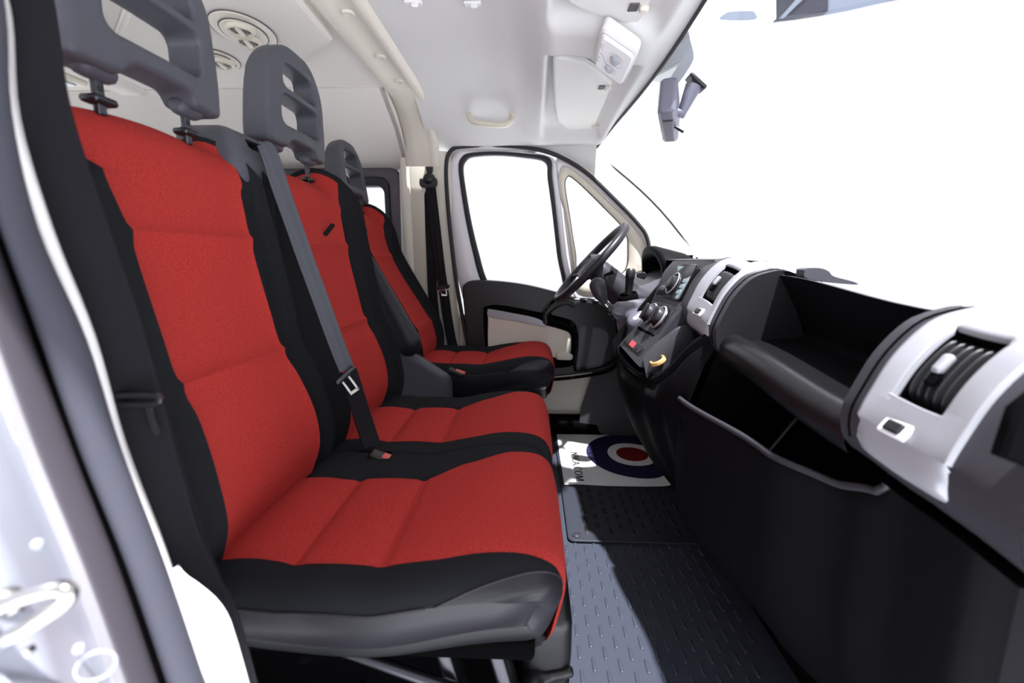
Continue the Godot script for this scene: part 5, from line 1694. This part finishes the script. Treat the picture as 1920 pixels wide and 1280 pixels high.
func round_quad(q: Array, f: float) -> Array:
	var out := []
	for i in 4:
		var a: Vector3 = q[(i + 3) % 4]
		var b: Vector3 = q[i]
		var c: Vector3 = q[(i + 1) % 4]
		for k in 4:
			var t := k / 3.0
			var p0 := b.lerp(a, f)
			var p1 := b.lerp(c, f)
			out.append(p0.lerp(b, t).lerp(b.lerp(p1, t), t))
	return out


# ---------------------------------------------------------------- wheel, levers
func build_controls() -> void:
	var c := Vector3(0.2425, 0.8425, -1.885)
	var up := Vector3(0.670, 0.742, 0).normalized()
	var ax := Vector3(-0.742, 0.670, 0).normalized()
	var w := thing("steering_wheel", "black four-spoke steering wheel in front of the driver's seat", "steering wheel", c)
	var loop := []
	for i in 64:
		var a := TAU * i / 64
		loop.append(c + up * cos(a) * 0.196 + Vector3(0, 0, 1) * sin(a) * 0.196)
	put("rim", ring_tube(loop, 0.0155, 12, ax), M.black_vinyl, w)
	var hub := func(p: Vector3) -> float:
		var q := p - c
		var l := Vector3(q.dot(up), q.dot(ax), q.z)
		var pad_d := sd_box(l - Vector3(-0.01, -0.012, 0), Vector3(0.062, 0.022, 0.082), 0.02)
		return smin(pad_d, sd_cap(l, Vector3(0, -0.06, 0), Vector3(0, -0.02, 0), 0.035, 0.035), 0.02)
	put("hub", net(hub, c + Vector3(-0.14, -0.14, -0.1), c + Vector3(0.14, 0.14, 0.1), 0.0085), M.dash_mid, w)
	for s in [-1, 1]:
		for e in [[0.05, 0.05], [-0.05, -0.085]]:
			var p0: Vector3 = c + up * e[0] * 0.6 + Vector3(0, 0, s * 0.07) - ax * 0.01
			var p1: Vector3 = c + up * e[1] + Vector3(0, 0, s * 0.188)
			p1 = c + (p1 - c).normalized() * 0.19
			put("spoke", tube([p0, p0.lerp(p1, 0.5) - ax * 0.006, p1], [0.022, 0.016, 0.013], 10, true, 0.5), M.dash_mid, w)
	var col := thing("steering_column", "black plastic steering column shroud behind the wheel", "steering column", c - ax * 0.1)
	put("shroud", net(func(p): return sd_cap(p, c - ax * 0.055, c - ax * 0.30, 0.05, 0.075), c + Vector3(-0.06, -0.32, -0.1), c + Vector3(0.34, 0.06, 0.1), 0.011), M.dash_mid, col)
	var st0: Vector3 = c - ax * 0.07 + Vector3(0, 0, 0.04)
	put("stalk", tube([st0, st0 + Vector3(0.01, 0.012, 0.08), st0 + Vector3(0.02, 0.02, 0.13)], [0.006, 0.007, 0.009], 8), M.black_plastic, col)
	# gear lever
	var g := thing("gear_lever", "gear lever with dark knob and grey leather gaiter beside the console", "gear lever", [Vector3(0.3049, 0.6318, -1.52)][0])
	var k0: Vector3 = [Vector3(0.2119, 0.7786, -1.5)][0]
	var k1: Vector3 = [Vector3(0.2416, 0.7212, -1.5)][0]
	var k2: Vector3 = [Vector3(0.2856, 0.6673, -1.51)][0]
	put("knob", net(func(p): return smin(sd_cap(p, k0 + Vector3(0.006, -0.004, 0), k0.lerp(k1, 0.45), 0.027, 0.022), sd_cap(p, k0.lerp(k1, 0.4), k1, 0.019, 0.012), 0.015), k0 + Vector3(-0.05, -0.10, -0.05), k0 + Vector3(0.08, 0.05, 0.05), 0.0055), M.dash_mid, g)
	put("lever", tube([k1, k2], [0.010, 0.013], 10), M.steel, g)
	put("lever_collar", lathe(k1.lerp(k2, 0.35), k2 - k1, [Vector2(0.012, -0.006), Vector2(0.017, 0.0), Vector2(0.017, 0.012), Vector2(0.013, 0.02)]), M.black_plastic, g)
	var gc := k2 + Vector3(0.045, -0.008, 0.0)
	var gaiter := func(p: Vector3) -> float:
		var q := p - gc
		var fold := 0.007 * sin(q.z * 70.0 + q.x * 45.0) + 0.005 * sin(q.y * 90.0 + q.z * 40.0 + 1.0)
		var cone := sd_cap(q, Vector3(-0.035, 0.03, 0.0), Vector3(0.06, 0.0, 0.0), 0.028, 0.086)
		return smin(cone, sd_box(q - Vector3(0.05, -0.03, 0.0), Vector3(0.075, 0.055, 0.085), 0.03), 0.03) + fold
	put("gaiter", net(gaiter, gc + Vector3(-0.09, -0.11, -0.12), gc + Vector3(0.17, 0.11, 0.12), 0.0085), M.gaiter_leather, g)
	put("gaiter_base", rbox(gc + Vector3(0.06, -0.075, 0.0), Vector3(0.19, 0.05, 0.21), 0.025), M.dash_black, g)
	# black stick standing in a round cup
	var s := thing("stick_switch", "black round-topped stick standing in a cup beside the steering wheel", "lever", [Vector3(0.3564, 0.7338, -1.66)][0])
	var b0: Vector3 = [Vector3(0.3526, 0.7338, -1.66)][0]
	var b1: Vector3 = [Vector3(0.3578, 0.8272, -1.66)][0]
	put("stick", tube([b0, b0.lerp(b1, 0.6), b0.lerp(b1, 0.62), b1 - (b1 - b0).normalized() * 0.006, b1], [0.0135, 0.015, 0.017, 0.017, 0.010], 14), M.black_plastic, s)
	put("cup", lathe(b0 - Vector3(0, 0.012, 0), Vector3(-0.3, 1, 0.1), [Vector2(0.0, -0.01), Vector2(0.028, -0.01), Vector2(0.030, 0.014), Vector2(0.034, 0.015), Vector2(0.036, 0.0), Vector2(0.034, -0.05)]), M.deep_black, s)


# ---------------------------------------------------------------- seat belts
func build_belts() -> void:
	# middle place: webbing from the outlet between the backrests down to the cushion
	var b := thing("seat_belt", "grey seat belt hanging down the middle seat's backrest", "seat belt", Vector3(-0.45, 0.45, -0.94))
	var up := spl([Vector3(-0.548, 1.0864, -0.925), Vector3(-0.5387, 1.0816, -0.93), Vector3(-0.5292, 1.0575, -0.93), Vector3(-0.5171, 0.9983, -0.935), Vector3(-0.497, 0.9282, -0.935), Vector3(-0.4747, 0.8497, -0.935), Vector3(-0.4515, 0.7723, -0.935), Vector3(-0.4278, 0.6916, -0.935), Vector3(-0.4068, 0.6264, -0.935)], 5)
	put("webbing", strap(shift(up, Vector3(0.012, 0.0, 0.0)), Vector3(0.30, 0, -0.95), 0.046), M.webbing_grey, b)
	var low := spl([Vector3(-0.4081, 0.6204, -0.94), Vector3(-0.3979, 0.5798, -0.94), Vector3(-0.3876, 0.5373, -0.94), Vector3(-0.3731, 0.4901, -0.935), Vector3(-0.3595, 0.4559, -0.925)], 5)
	put("lower_webbing", strap(shift(low, Vector3(0.014, 0, 0)), Vector3(0.45, 0, -0.89), 0.046), M.webbing, b)
	var t0: Vector3 = [Vector3(-0.3978, 0.6162, -0.92)][0]
	var t1: Vector3 = [Vector3(-0.3715, 0.5765, -0.92)][0]
	var dir := (t1 - t0).normalized()
	var sid := Vector3(0.5, 0.1, -0.85)
	sid = (sid - dir * sid.dot(dir)).normalized()
	var bs := Basis(sid, dir, sid.cross(dir))
	var tongue := put("tongue_head", rbox(t0 + Vector3(0.004, 0, 0), Vector3(0.056, 0.012, 0.014), 0.004, bs.rotated(Vector3(1, 0, 0), 0.25)), M.dark_steel, b)
	var st := st_new()
	for e in [[-0.010, 0.022, 0.006, 0.044], [0.010, 0.022, 0.006, 0.044], [0.0, 0.041, 0.026, 0.008], [0.0, 0.004, 0.026, 0.010]]:
		add_rbox(st, t0 + bs * Vector3(e[0], e[1], 0.0), Vector3(e[2], e[3], 0.003), 0.001, bs)
	put("tongue", done(st), M.steel, b)
	# buckles in the seat slots
	for e in [[Vector3(-0.315, 0.435, -0.905), "seat belt buckle with a faded red button in the bench cushion slot", 0.5], [Vector3(-0.27, 0.452, -1.60), "seat belt buckle with a faded red button beside the driver's cushion", 0.4]]:
		var c: Vector3 = e[0]
		var k := thing("belt_buckle", e[1], "buckle", c)
		var r := Basis(Vector3(0, 0, 1), -0.35)
		put("buckle_case", rbox(c, Vector3(0.062, 0.020, 0.032), 0.005, r), M.black_plastic, k)
		put("release_button", rbox(c + r * Vector3(0.014, 0.008, 0.002), Vector3(0.036, 0.010, 0.022), 0.003, r), M.buckle_red, k)
	# passenger place: webbing down the near door post
	var n := thing("seat_belt", "black seat belt hanging beside the near door post", "seat belt", Vector3(-0.37, 0.5, -0.41))
	var path := spl(full_height([Vector3(-0.4401, 1.1374, -0.41), Vector3(-0.4365, 1.0749, -0.41), Vector3(-0.437, 0.9913, -0.41), Vector3(-0.4185, 0.8881, -0.41), Vector3(-0.3983, 0.7826, -0.41), Vector3(-0.384, 0.6667, -0.41), Vector3(-0.3714, 0.5753, -0.41), Vector3(-0.3544, 0.5135, -0.41), Vector3(-0.3378, 0.4688, -0.41)], 1.33, 0.30), 5)
	put("webbing", strap(path, Vector3(0.80, 0, -0.6), 0.050), M.webbing, n)
	var back_path := spl([Vector3(-0.4077, 0.7223, -0.43), Vector3(-0.3983, 0.6716, -0.43), Vector3(-0.3896, 0.6115, -0.43), Vector3(-0.3778, 0.5424, -0.43), Vector3(-0.3624, 0.4835, -0.43)], 5)
	put("lower_webbing", strap(back_path, Vector3(0.80, 0, -0.6), 0.048), M.webbing, n)
	var g := [Vector3(-0.4059, 0.73, -0.405), Vector3(-0.3817, 0.7314, -0.405), Vector3(-0.3631, 0.7316, -0.405), Vector3(-0.3556, 0.7285, -0.405), Vector3(-0.3607, 0.7226, -0.405), Vector3(-0.3832, 0.7217, -0.405), Vector3(-0.4062, 0.722, -0.405)]
	put("guide_bar", tube(spl(g, 5), 0.0035, 8), M.gloss_black, n)
	put("tongue", slab(spl([Vector3(-0.3745, 0.7187, -0.408), Vector3(-0.3682, 0.7177, -0.408), Vector3(-0.366, 0.7036, -0.408), Vector3(-0.3634, 0.6915, -0.408), Vector3(-0.3686, 0.6892, -0.408), Vector3(-0.3722, 0.698, -0.408)], 3, true), Vector3(-0.002, 0, -0.003), 0.0008), M.dark_steel, n)
	# driver's belt on the far pillar
	var d := thing("seat_belt", "black seat belt on the pillar behind the driver's door", "seat belt", Vector3(-0.46, 0.5, -2.1))
	var anchor: Vector3 = [Vector3(-0.4578, 1.2052, -2.1)][0]
	put("anchor_cap", net(func(p): return smax(sd_cap(p, anchor + Vector3(0, 0.004, -0.012), anchor + Vector3(0, 0.004, 0.004), 0.030, 0.026), -(p.z + 2.125), 0.006), anchor + Vector3(-0.05, -0.05, -0.05), anchor + Vector3(0.05, 0.05, 0.05), 0.006), M.black_plastic, d)
	put("loop_plate", slab(spl(shift([Vector3(-0.036, -0.028, 0), Vector3(-0.036, 0.006, 0), Vector3(0, -0.004, 0), Vector3(0.036, 0.006, 0), Vector3(0.036, -0.028, 0), Vector3(0, -0.034, 0)], anchor + Vector3(0, 0, 0.016)), 4, true), Vector3(0, 0, -0.012), 0.004), M.rubber, d)
	put("height_button", slab([Vector3(-0.4766, 1.2675, -2.118), Vector3(-0.443, 1.2672, -2.118), Vector3(-0.4435, 1.249, -2.118), Vector3(-0.456, 1.2355, -2.118), Vector3(-0.468, 1.2379, -2.118)], Vector3(0, 0, -0.012), 0.003), M.black_plastic, d)
	put("webbing", strap(spl([Vector3(-0.4551, 1.1897, -2.118), Vector3(-0.4462, 1.0877, -2.118), Vector3(-0.4351, 0.9696, -2.118), Vector3(-0.422, 0.8247, -2.118), Vector3(-0.4097, 0.7262, -2.118)], 5), Vector3(1, 0, 0.1), 0.047), M.webbing, d)
	put("return_webbing", strap(spl([Vector3(-0.4661, 1.1924, -2.135), Vector3(-0.4669, 1.0185, -2.135), Vector3(-0.4656, 0.8244, -2.135), Vector3(-0.4628, 0.6746, -2.135), Vector3(-0.4433, 0.469, -2.135)], 5), Vector3(1, 0, 0.2), 0.046), M.webbing, d)
	put("lap_webbing", strap(spl([Vector3(-0.4108, 0.7126, -2.135), Vector3(-0.3985, 0.5986, -2.135), Vector3(-0.3831, 0.4955, -2.135), Vector3(-0.3668, 0.4171, -2.135)], 5), Vector3(1, 0, 0.1), 0.047), M.webbing, d)
	put("tongue_head", slab([Vector3(-0.4441, 0.7337, -2.115), Vector3(-0.3811, 0.7438, -2.115), Vector3(-0.3789, 0.7314, -2.115), Vector3(-0.3866, 0.7239, -2.115), Vector3(-0.4421, 0.7163, -2.115)], Vector3(0, 0, -0.012), 0.002), M.black_plastic, d)
	var ts := [Vector3(-0.4239, 0.7215, -2.113), Vector3(-0.3938, 0.724, -2.113), Vector3(-0.3921, 0.6892, -2.113), Vector3(-0.4199, 0.6866, -2.113)]
	var ti := [Vector3(-0.4165, 0.7165, -2.113), Vector3(-0.4014, 0.7191, -2.113), Vector3(-0.3994, 0.6992, -2.113), Vector3(-0.4146, 0.6966, -2.113)]
	put("tongue", frame(ts, ti, Vector3(0, 0, -0.004), 0.001), M.steel, d)


# ---------------------------------------------------------------- things on the headliner
func build_roof_things() -> void:
	var far_loop := [Vector3(0.0548, 1.388, -1.3274), Vector3(0.0882, 1.388, -1.3386), Vector3(0.1467, 1.388, -1.375), Vector3(0.1822, 1.388, -1.4198), Vector3(0.2455, 1.388, -1.5229), Vector3(0.2501, 1.388, -1.6503), Vector3(0.2525, 1.388, -1.8217), Vector3(0.2588, 1.388, -2.0439), Vector3(0.2223, 1.388, -2.0753), Vector3(0.2008, 1.388, -2.1084), Vector3(0.1428, 1.388, -2.0152), Vector3(0.0989, 1.388, -1.9019), Vector3(0.0794, 1.388, -1.7244), Vector3(0.0622, 1.388, -1.4815)]
	var v := thing("sun_visor", "cream sun visor folded up on the driver's side", "sun visor", far_loop[3], "sun visors")
	put("visor_panel", slab(far_loop, Vector3(0, 0.016, 0), 0.006), M.visor_vinyl, v)
	var c1: Vector3 = [Vector3(0.2278, 1.388, -1.5441)][0]
	put("clip_recess", rbox(c1 + Vector3(-0.012, -0.001, 0), Vector3(0.018, 0.004, 0.03), 0.001), M.taupe_rubber, v)
	put("clip_hook", rbox(c1 + Vector3(0.008, -0.005, 0), Vector3(0.02, 0.012, 0.016), 0.004), M.cream_plastic, v)
	var p1: Vector3 = [Vector3(0.2454, 1.382, -1.9583)][0]
	put("pivot", tube([p1, p1 + Vector3(0.02, 0.012, -0.015)], 0.008, 10), M.cream_plastic, v)
	var near_loop := [Vector3(0.0647, 1.388, -1.0505), Vector3(0.0748, 1.388, -1.0668), Vector3(0.0984, 1.388, -1.0905), Vector3(0.1556, 1.388, -1.1301), Vector3(0.2231, 1.388, -1.1706), Vector3(0.2422, 1.388, -1.169), Vector3(0.2464, 1.388, -1.1072), Vector3(0.2473, 1.388, -1.0541), Vector3(0.2422, 1.388, -0.9566), Vector3(0.2319, 1.388, -0.8719), Vector3(0.196, 1.388, -0.812), Vector3(0.0978, 1.388, -0.8079), Vector3(0.0419, 1.388, -0.8279), Vector3(0.0456, 1.388, -0.9485)]
	var w := thing("sun_visor", "cream sun visor folded up at the top edge, on the passenger's side", "sun visor", near_loop[4], "sun visors")
	put("visor_panel", slab(near_loop, Vector3(0, 0.016, 0), 0.006), M.visor_vinyl, w)
	c1 = [Vector3(0.232, 1.388, -1.0855)][0]
	put("clip_recess", rbox(c1 + Vector3(-0.018, -0.001, 0), Vector3(0.02, 0.004, 0.03), 0.001), M.taupe_rubber, w)
	put("clip_hook", rbox(c1 + Vector3(0.004, -0.005, 0), Vector3(0.02, 0.012, 0.018), 0.004), M.cream_plastic, w)
	# map lamp unit
	var q := [Vector3(0.1523, 1.35, -1.1145), Vector3(0.2381, 1.322, -1.1636), Vector3(0.2414, 1.322, -1.3374), Vector3(0.1579, 1.35, -1.2769)]
	var o: Vector3 = (q[0] + q[1] + q[2] + q[3]) * 0.25
	var l := thing("map_lamp", "white interior lamp unit with two oval lenses between the sun visors", "lamp", o)
	var ex: Vector3 = (q[1] - q[0] + q[2] - q[3]) * 0.5
	var ey: Vector3 = (q[3] - q[0] + q[2] - q[1]) * 0.5
	var n := ex.cross(ey).normalized()
	if n.y > 0:
		n = -n
	put("housing", slab(round_quad(shift(q, n * 0.004), 0.14), -n * 0.03, 0.005), M.white_plastic, l)
	var big := []
	for p in q:
		big.append(o + (p - o) * 1.12)
	put("headliner_collar", slab(round_quad(shift(big, -n * 0.003), 0.16), -n * 0.03, 0.005), M.headliner, l)
	for e in [[0.55, 0.39, 0.17, 0.25], [0.47, 0.74, 0.095, 0.22]]:
		var oc: Vector3 = o + ex * (e[0] - 0.5) + ey * (e[1] - 0.5) + n * 0.0035
		var rim := []
		var dome := []
		for r in [[1.0, 0.001], [0.95, -0.006], [0.80, -0.008], [0.78, -0.002], [0.55, 0.006], [0.25, 0.009], [0.02, 0.010]]:
			var row := []
			for i in 28:
				var a := TAU * i / 28
				row.append(oc + ex * cos(a) * e[3] * r[0] + ey * sin(a) * e[2] * r[0] + n * r[1])
			if r[0] > 0.79:
				rim.append(row)
			if r[0] < 0.81:
				dome.append(row)
		var hold := put("lens_ring", grid(rim, true), M.taupe_rubber, l)
		var dm := put("lens", grid(dome, true), M.lens_grey, l)
	for e in [[0.10, 0.27], [0.10, 0.68]]:
		var oc: Vector3 = o + ex * (e[0] - 0.5) + ey * (e[1] - 0.5) + n * 0.005
		put("rocker", slab(round_quad([oc - ex * 0.05 - ey * 0.09, oc + ex * 0.05 - ey * 0.09, oc + ex * 0.05 + ey * 0.09, oc - ex * 0.05 + ey * 0.09], 0.3), -n * 0.006, 0.0015), M.lens_grey, l)
		put("rocker_mark", slab([oc - ex * 0.022 + ey * 0.01 + n * 0.001, oc + ex * 0.022 + ey * 0.01 + n * 0.001, oc + ex * 0.022 + ey * 0.04 + n * 0.001, oc - ex * 0.022 + ey * 0.04 + n * 0.001], -n * 0.002, 0.0003), M.print_white, l)
	put("slider_groove", slab([o + ex * -0.42 - ey * 0.03 + n * 0.005, o + ex * -0.36 - ey * 0.06 + n * 0.005, o + ex * -0.12 + ey * 0.20 + n * 0.005, o + ex * -0.18 + ey * 0.22 + n * 0.005], -n * 0.002, 0.0005), M.lens_grey, l)
	# grab handle above the driver's door
	var gp := [Vector3(-0.2608, 1.4544, -2), Vector3(-0.2529, 1.4252, -1.97), Vector3(-0.2311, 1.4032, -1.95), Vector3(-0.1768, 1.3931, -1.945), Vector3(-0.1126, 1.3918, -1.95), Vector3(-0.0877, 1.4091, -1.97), Vector3(-0.0802, 1.4399, -2)]
	var g := thing("grab_handle", "cream grab handle above the driver's door", "grab handle", gp[3])
	put("grip", tube(spl(gp, 5), 0.0115, 10), M.warm_plastic, g)
	for k in [0, 6]:
		put("mount", net(func(p): return sd_cap(p, gp[k] + Vector3(0, 0.004, 0.006), gp[k] + Vector3(0.012 if k == 0 else -0.012, 0.012, -0.02), 0.016, 0.015), gp[k] + Vector3(-0.04, -0.03, -0.05), gp[k] + Vector3(0.04, 0.04, 0.035), 0.006), M.warm_plastic, g)
	# rear-view mirror on the windscreen
	var mc: Vector3 = [Vector3(0.3713, 1.2499, -1.33)][0]
	var m := thing("rear_view_mirror", "grey rear-view mirror on a bracket at the top of the windscreen", "mirror", mc)
	var la := Vector3(0.34, -0.14, -0.93).normalized()
	var fa := (Vector3(-1, 0.08, 0) - la * Vector3(-1, 0.08, 0).dot(la)).normalized()
	var ua := fa.cross(la).normalized()
	if ua.y < 0:
		ua = -ua
	var mb := Basis(la, ua, la.cross(ua))
	put("mirror_case", rbox(mc, Vector3(0.20, 0.088, 0.042), 0.011, mb, 4), M.mirror_grey, m)
	put("mirror_pane", rbox(mc + fa * 0.0205, Vector3(0.188, 0.074, 0.003), 0.001, mb), M.mirror_glass, m)
	put("dip_lever", tube([mc - ua * 0.036 - fa * 0.012, mc - ua * 0.055 - fa * 0.04], 0.004, 8), M.black_plastic, m)
	put("lower_mark", rbox(mc - ua * 0.042 - fa * 0.002 - la * 0.05, Vector3(0.010, 0.006, 0.026), 0.001, mb), M.black_plastic, m)
	var foot: Vector3 = [Vector3(0.4292, 1.3128, -1.33)][0]
	var elbow: Vector3 = [Vector3(0.4043, 1.2442, -1.33)][0]
	put("arm", tube([mc - fa * 0.012, elbow, elbow + Vector3(0.004, 0.016, 0), foot], [0.010, 0.012, 0.014, 0.022], 12), M.mirror_grey, m)
	put("foot_plate", rbox(foot + Vector3(0.006, 0.008, 0), Vector3(0.056, 0.010, 0.045), 0.004, Basis(Vector3(0, 0, 1), -0.70)), M.black_plastic, m)
	# tinted patch of the windscreen in front of the mirror
	var tp := thing("windscreen_screening_patch", "pale grey rounded screening patch at the top of the windscreen", "sticker", Vector3(0.37, 1.36, -1.33))
	var patch := spl([Vector3(0.352, 1.378, -1.16), Vector3(0.372, 1.361, -1.195), Vector3(0.391, 1.346, -1.226), Vector3(0.399, 1.339, -1.26), Vector3(0.404, 1.335, -1.36), Vector3(0.400, 1.338, -1.414), Vector3(0.382, 1.353, -1.44), Vector3(0.352, 1.378, -1.48)], 4)
	var row0 := []
	var row1 := []
	for p in patch:
		row0.append(p + Vector3(0.0, 0.004, 0))
		row1.append(Vector3(0.345, 1.388, p.z))
	put("patch", grid([row1, row0]), M.screen_patch, tp)


# ---------------------------------------------------------------- mat and paper on the floor
func build_floor_things() -> void:
	var m := thing("floor_mat", "grey studded rubber mat in the driver's footwell", "floor mat", Vector3(0.36, 0.0, -1.7))
	var lp := []
	for c in [[0.60, -1.285, -PI / 2], [0.60, -2.08, 0.0], [0.14, -2.08, PI / 2], [0.14, -1.285, PI]]:
		for i in 5:
			var a: float = c[2] + PI / 2 * i / 4.0
			lp.append(Vector3(c[0] + 0.016 * cos(a), 0.009, c[1] - 0.016 * sin(a)))
	put("mat_sheet", slab(lp, Vector3(0, -0.009, 0), 0.003), M.mat_rubber, m)
	var edge := shift(lp, Vector3(0, -0.001, 0))
	put("raised_edge", ring_tube(edge, 0.0035, 6), M.mat_rubber, m)
	var stud := []
	for j in 3:
		var row := []
		for i in 12:
			var a := TAU * i / 12
			var k: float = [1.0, 0.9, 0.02][j]
			row.append(Vector3(cos(a) * 0.0085 * k, [0.0, 0.0016, 0.0018][j], sin(a) * 0.0085 * k + signf(sin(a)) * 0.012 * (1.0 if j < 2 else 0.02)))
		stud.append(row)
	var sm := grid(stud, true)
	for col in 12:
		for row in 5:
			var s := put("stud", sm, M.mat_pad, m)
			s.position = Vector3(0.185 + col * 0.036, 0.009, -1.325 - row * 0.058 - (0.029 if col % 2 else 0.0)) - root_parts[m]
	var fx: Vector3 = [Vector3(0.149, 0.0105, -1.2971)][0]
	put("fixing_ring", ring_tube(circle(fx, 0.013), 0.0014, 6), M.rubber, m)
	put("fixing_cap", lathe(fx, Vector3.UP, [Vector2(0.010, -0.001), Vector2(0.008, 0.001), Vector2(0, 0.0015)]), M.mat_rubber, m)
	# printed paper floor protector
	var p := thing("paper_mat", "white paper mat printed with a navy, white and red roundel", "paper mat", Vector3(0.37, 0.0125, -1.87))
	var y := 0.0125
	var rows := []
	for j in 13:
		var z := lerpf(-1.612, -2.14, j / 12.0)
		var row := []
		for i in 17:
			var x := lerpf(0.133, 0.64, i / 16.0)
			row.append(Vector3(x, y + 0.0012 * sin(x * 30.0) * sin(z * 17.0 + 1.0) + 0.10 * sstep(0.5, 0.75, x), z + 0.004 * sin(x * 22.0)))
		rows.append(row)
	put("sheet", grid(rows), M.paper, p)
	var lift := func(x: float, z: float, h: float) -> Vector3: return Vector3(x, y + h + 0.0012 * sin(x * 30.0) * sin(z * 17.0 + 1.0) + 0.10 * sstep(0.5, 0.75, x), z)
	var cx := 0.452
	var cz := -1.90
	for e in [["navy_ring", 0.105, 0.118, 0.200, 0.226, "print_navy", 0.0014], ["white_ring", 0.068, 0.075, 0.106, 0.119, "paper", 0.0018], ["red_disc", 0.0, 0.0, 0.069, 0.076, "print_red", 0.0014]]:
		var rr := []
		for k in 5:
			var t := k / 4.0
			var row := []
			for i in 56:
				var a := TAU * i / 56
				row.append(lift.call(minf(cx + cos(a) * lerpf(e[1], e[3], t), 0.636), cz + sin(a) * lerpf(e[2], e[4], t), e[6]))
			rr.append(row)
		put(e[0], grid(rr, true), M[e[5]], p)
	var tm := TextMesh.new()
	var font := SystemFont.new()
	font.font_names = PackedStringArray(["Droid Sans"])
	tm.font = font
	tm.text = "NICA.COM"
	tm.font_size = 32
	tm.pixel_size = 0.00125
	tm.depth = 0.0006
	var text := put("lettering", tm, M.print_black, p)
	text.transform = Transform3D(Basis(Vector3(0, 0, 1.42), Vector3(1.0, 0, 0), Vector3(0, 1, 0)), Vector3(0.196, y + 0.0022, -1.775) - root_parts[p])
	# yellowed foam showing below the lower dashboard
	var f := thing("foam_block", "yellowed foam block under the lower dashboard", "foam", [Vector3(0.6495, 0.02, -1.1703)][0])
	var fc: Vector3 = [Vector3(0.6451, 0.03, -1.1633)][0]
	put("block", net(func(q): return sd_box(q - fc, Vector3(0.055, 0.016, 0.025), 0.01), fc - Vector3(0.08, 0.04, 0.05), fc + Vector3(0.08, 0.04, 0.05), 0.008), M.aged_foam, f)
	var du := thing("heater_duct", "black round heater duct under the lower dashboard", "duct", fc + Vector3(0, 0.03, 0))
	put("pipe", tube([fc + Vector3(0.0, 0.016, 0.0), fc + Vector3(0.005, 0.06, 0.0), fc + Vector3(0.03, 0.11, 0)], [0.032, 0.030, 0.030], 16), M.black_plastic, du)
	put("pipe_band", tube([fc + Vector3(0.004, 0.05, 0.0), fc + Vector3(0.008, 0.062, 0.0)], [0.034, 0.034], 16), M.rubber, du)


func circle(c: Vector3, r: float) -> Array:
	var out := []
	for i in 24:
		out.append(c + Vector3(cos(TAU * i / 24), 0, sin(TAU * i / 24)) * r)
	return out


# ---------------------------------------------------------------- outside the van
func build_outside() -> void:
	var s := structure("ground", "pale studio floor below the van", "floor")
	put("studio_floor", rbox(Vector3(0, -0.75, -1.3), Vector3(14, 0.1, 14), 0.02), M.studio_white, s)
	var b := thing("workshop_wall_panel", "pale blue panel with a dark window above the windscreen view", "wall panel", Vector3(2.6, 3.4, -6.0))
	put("panel", slab([Vector3(1.203, 4.8729, -6), Vector3(2.7185, 4.8308, -6), Vector3(2.8416, 3.6243, -6), Vector3(2.6229, 3.6173, -6), Vector3(2.1323, 3.6211, -6), Vector3(1.265, 3.6321, -6)], Vector3(0, 0, -0.12), 0.01), M.studio_white, b)
	put("window_pane", slab(spl([Vector3(2.202, 3.6207, -5.99), Vector3(2.2399, 3.6816, -5.99), Vector3(2.3054, 3.7027, -5.99), Vector3(2.4271, 3.7059, -5.99), Vector3(2.5491, 3.7034, -5.99), Vector3(2.5878, 3.6804, -5.99), Vector3(2.5941, 3.6131, -5.99)], 3, true), Vector3(0, 0, -0.02), 0.004), M.studio_blue_grey, b)
	var c := thing("workshop_glazing", "dark glazed partition above the windscreen view", "partition", Vector3(3.4, 3.4, -6.0))
	put("glazing", slab([Vector3(2.7244, 4.8306, -6), Vector3(3.2786, 4.8152, -6), Vector3(3.4156, 3.6855, -6), Vector3(3.1062, 3.647, -6), Vector3(2.8477, 3.6241, -6)], Vector3(0, 0, -0.1), 0.01), M.studio_dark, c)
	put("bar", slab([Vector3(2.868, 3.6199, -5.98), Vector3(2.9281, 3.6243, -5.98), Vector3(3.1081, 3.7978, -5.98), Vector3(3.2923, 4.012, -5.98), Vector3(3.2208, 4.0136, -5.98)], Vector3(0, 0, -0.03), 0.004), M.studio_blue_grey, c)
	put("side_glazing", slab([Vector3(3.2845, 4.8151, -6), Vector3(4.1336, 4.7915, -6), Vector3(4.2771, 3.8383, -6), Vector3(4.046, 3.7994, -6), Vector3(3.698, 3.7296, -6), Vector3(3.4216, 3.6853, -6)], Vector3(0, 0, -0.1), 0.01), M.studio_blue_grey, c)
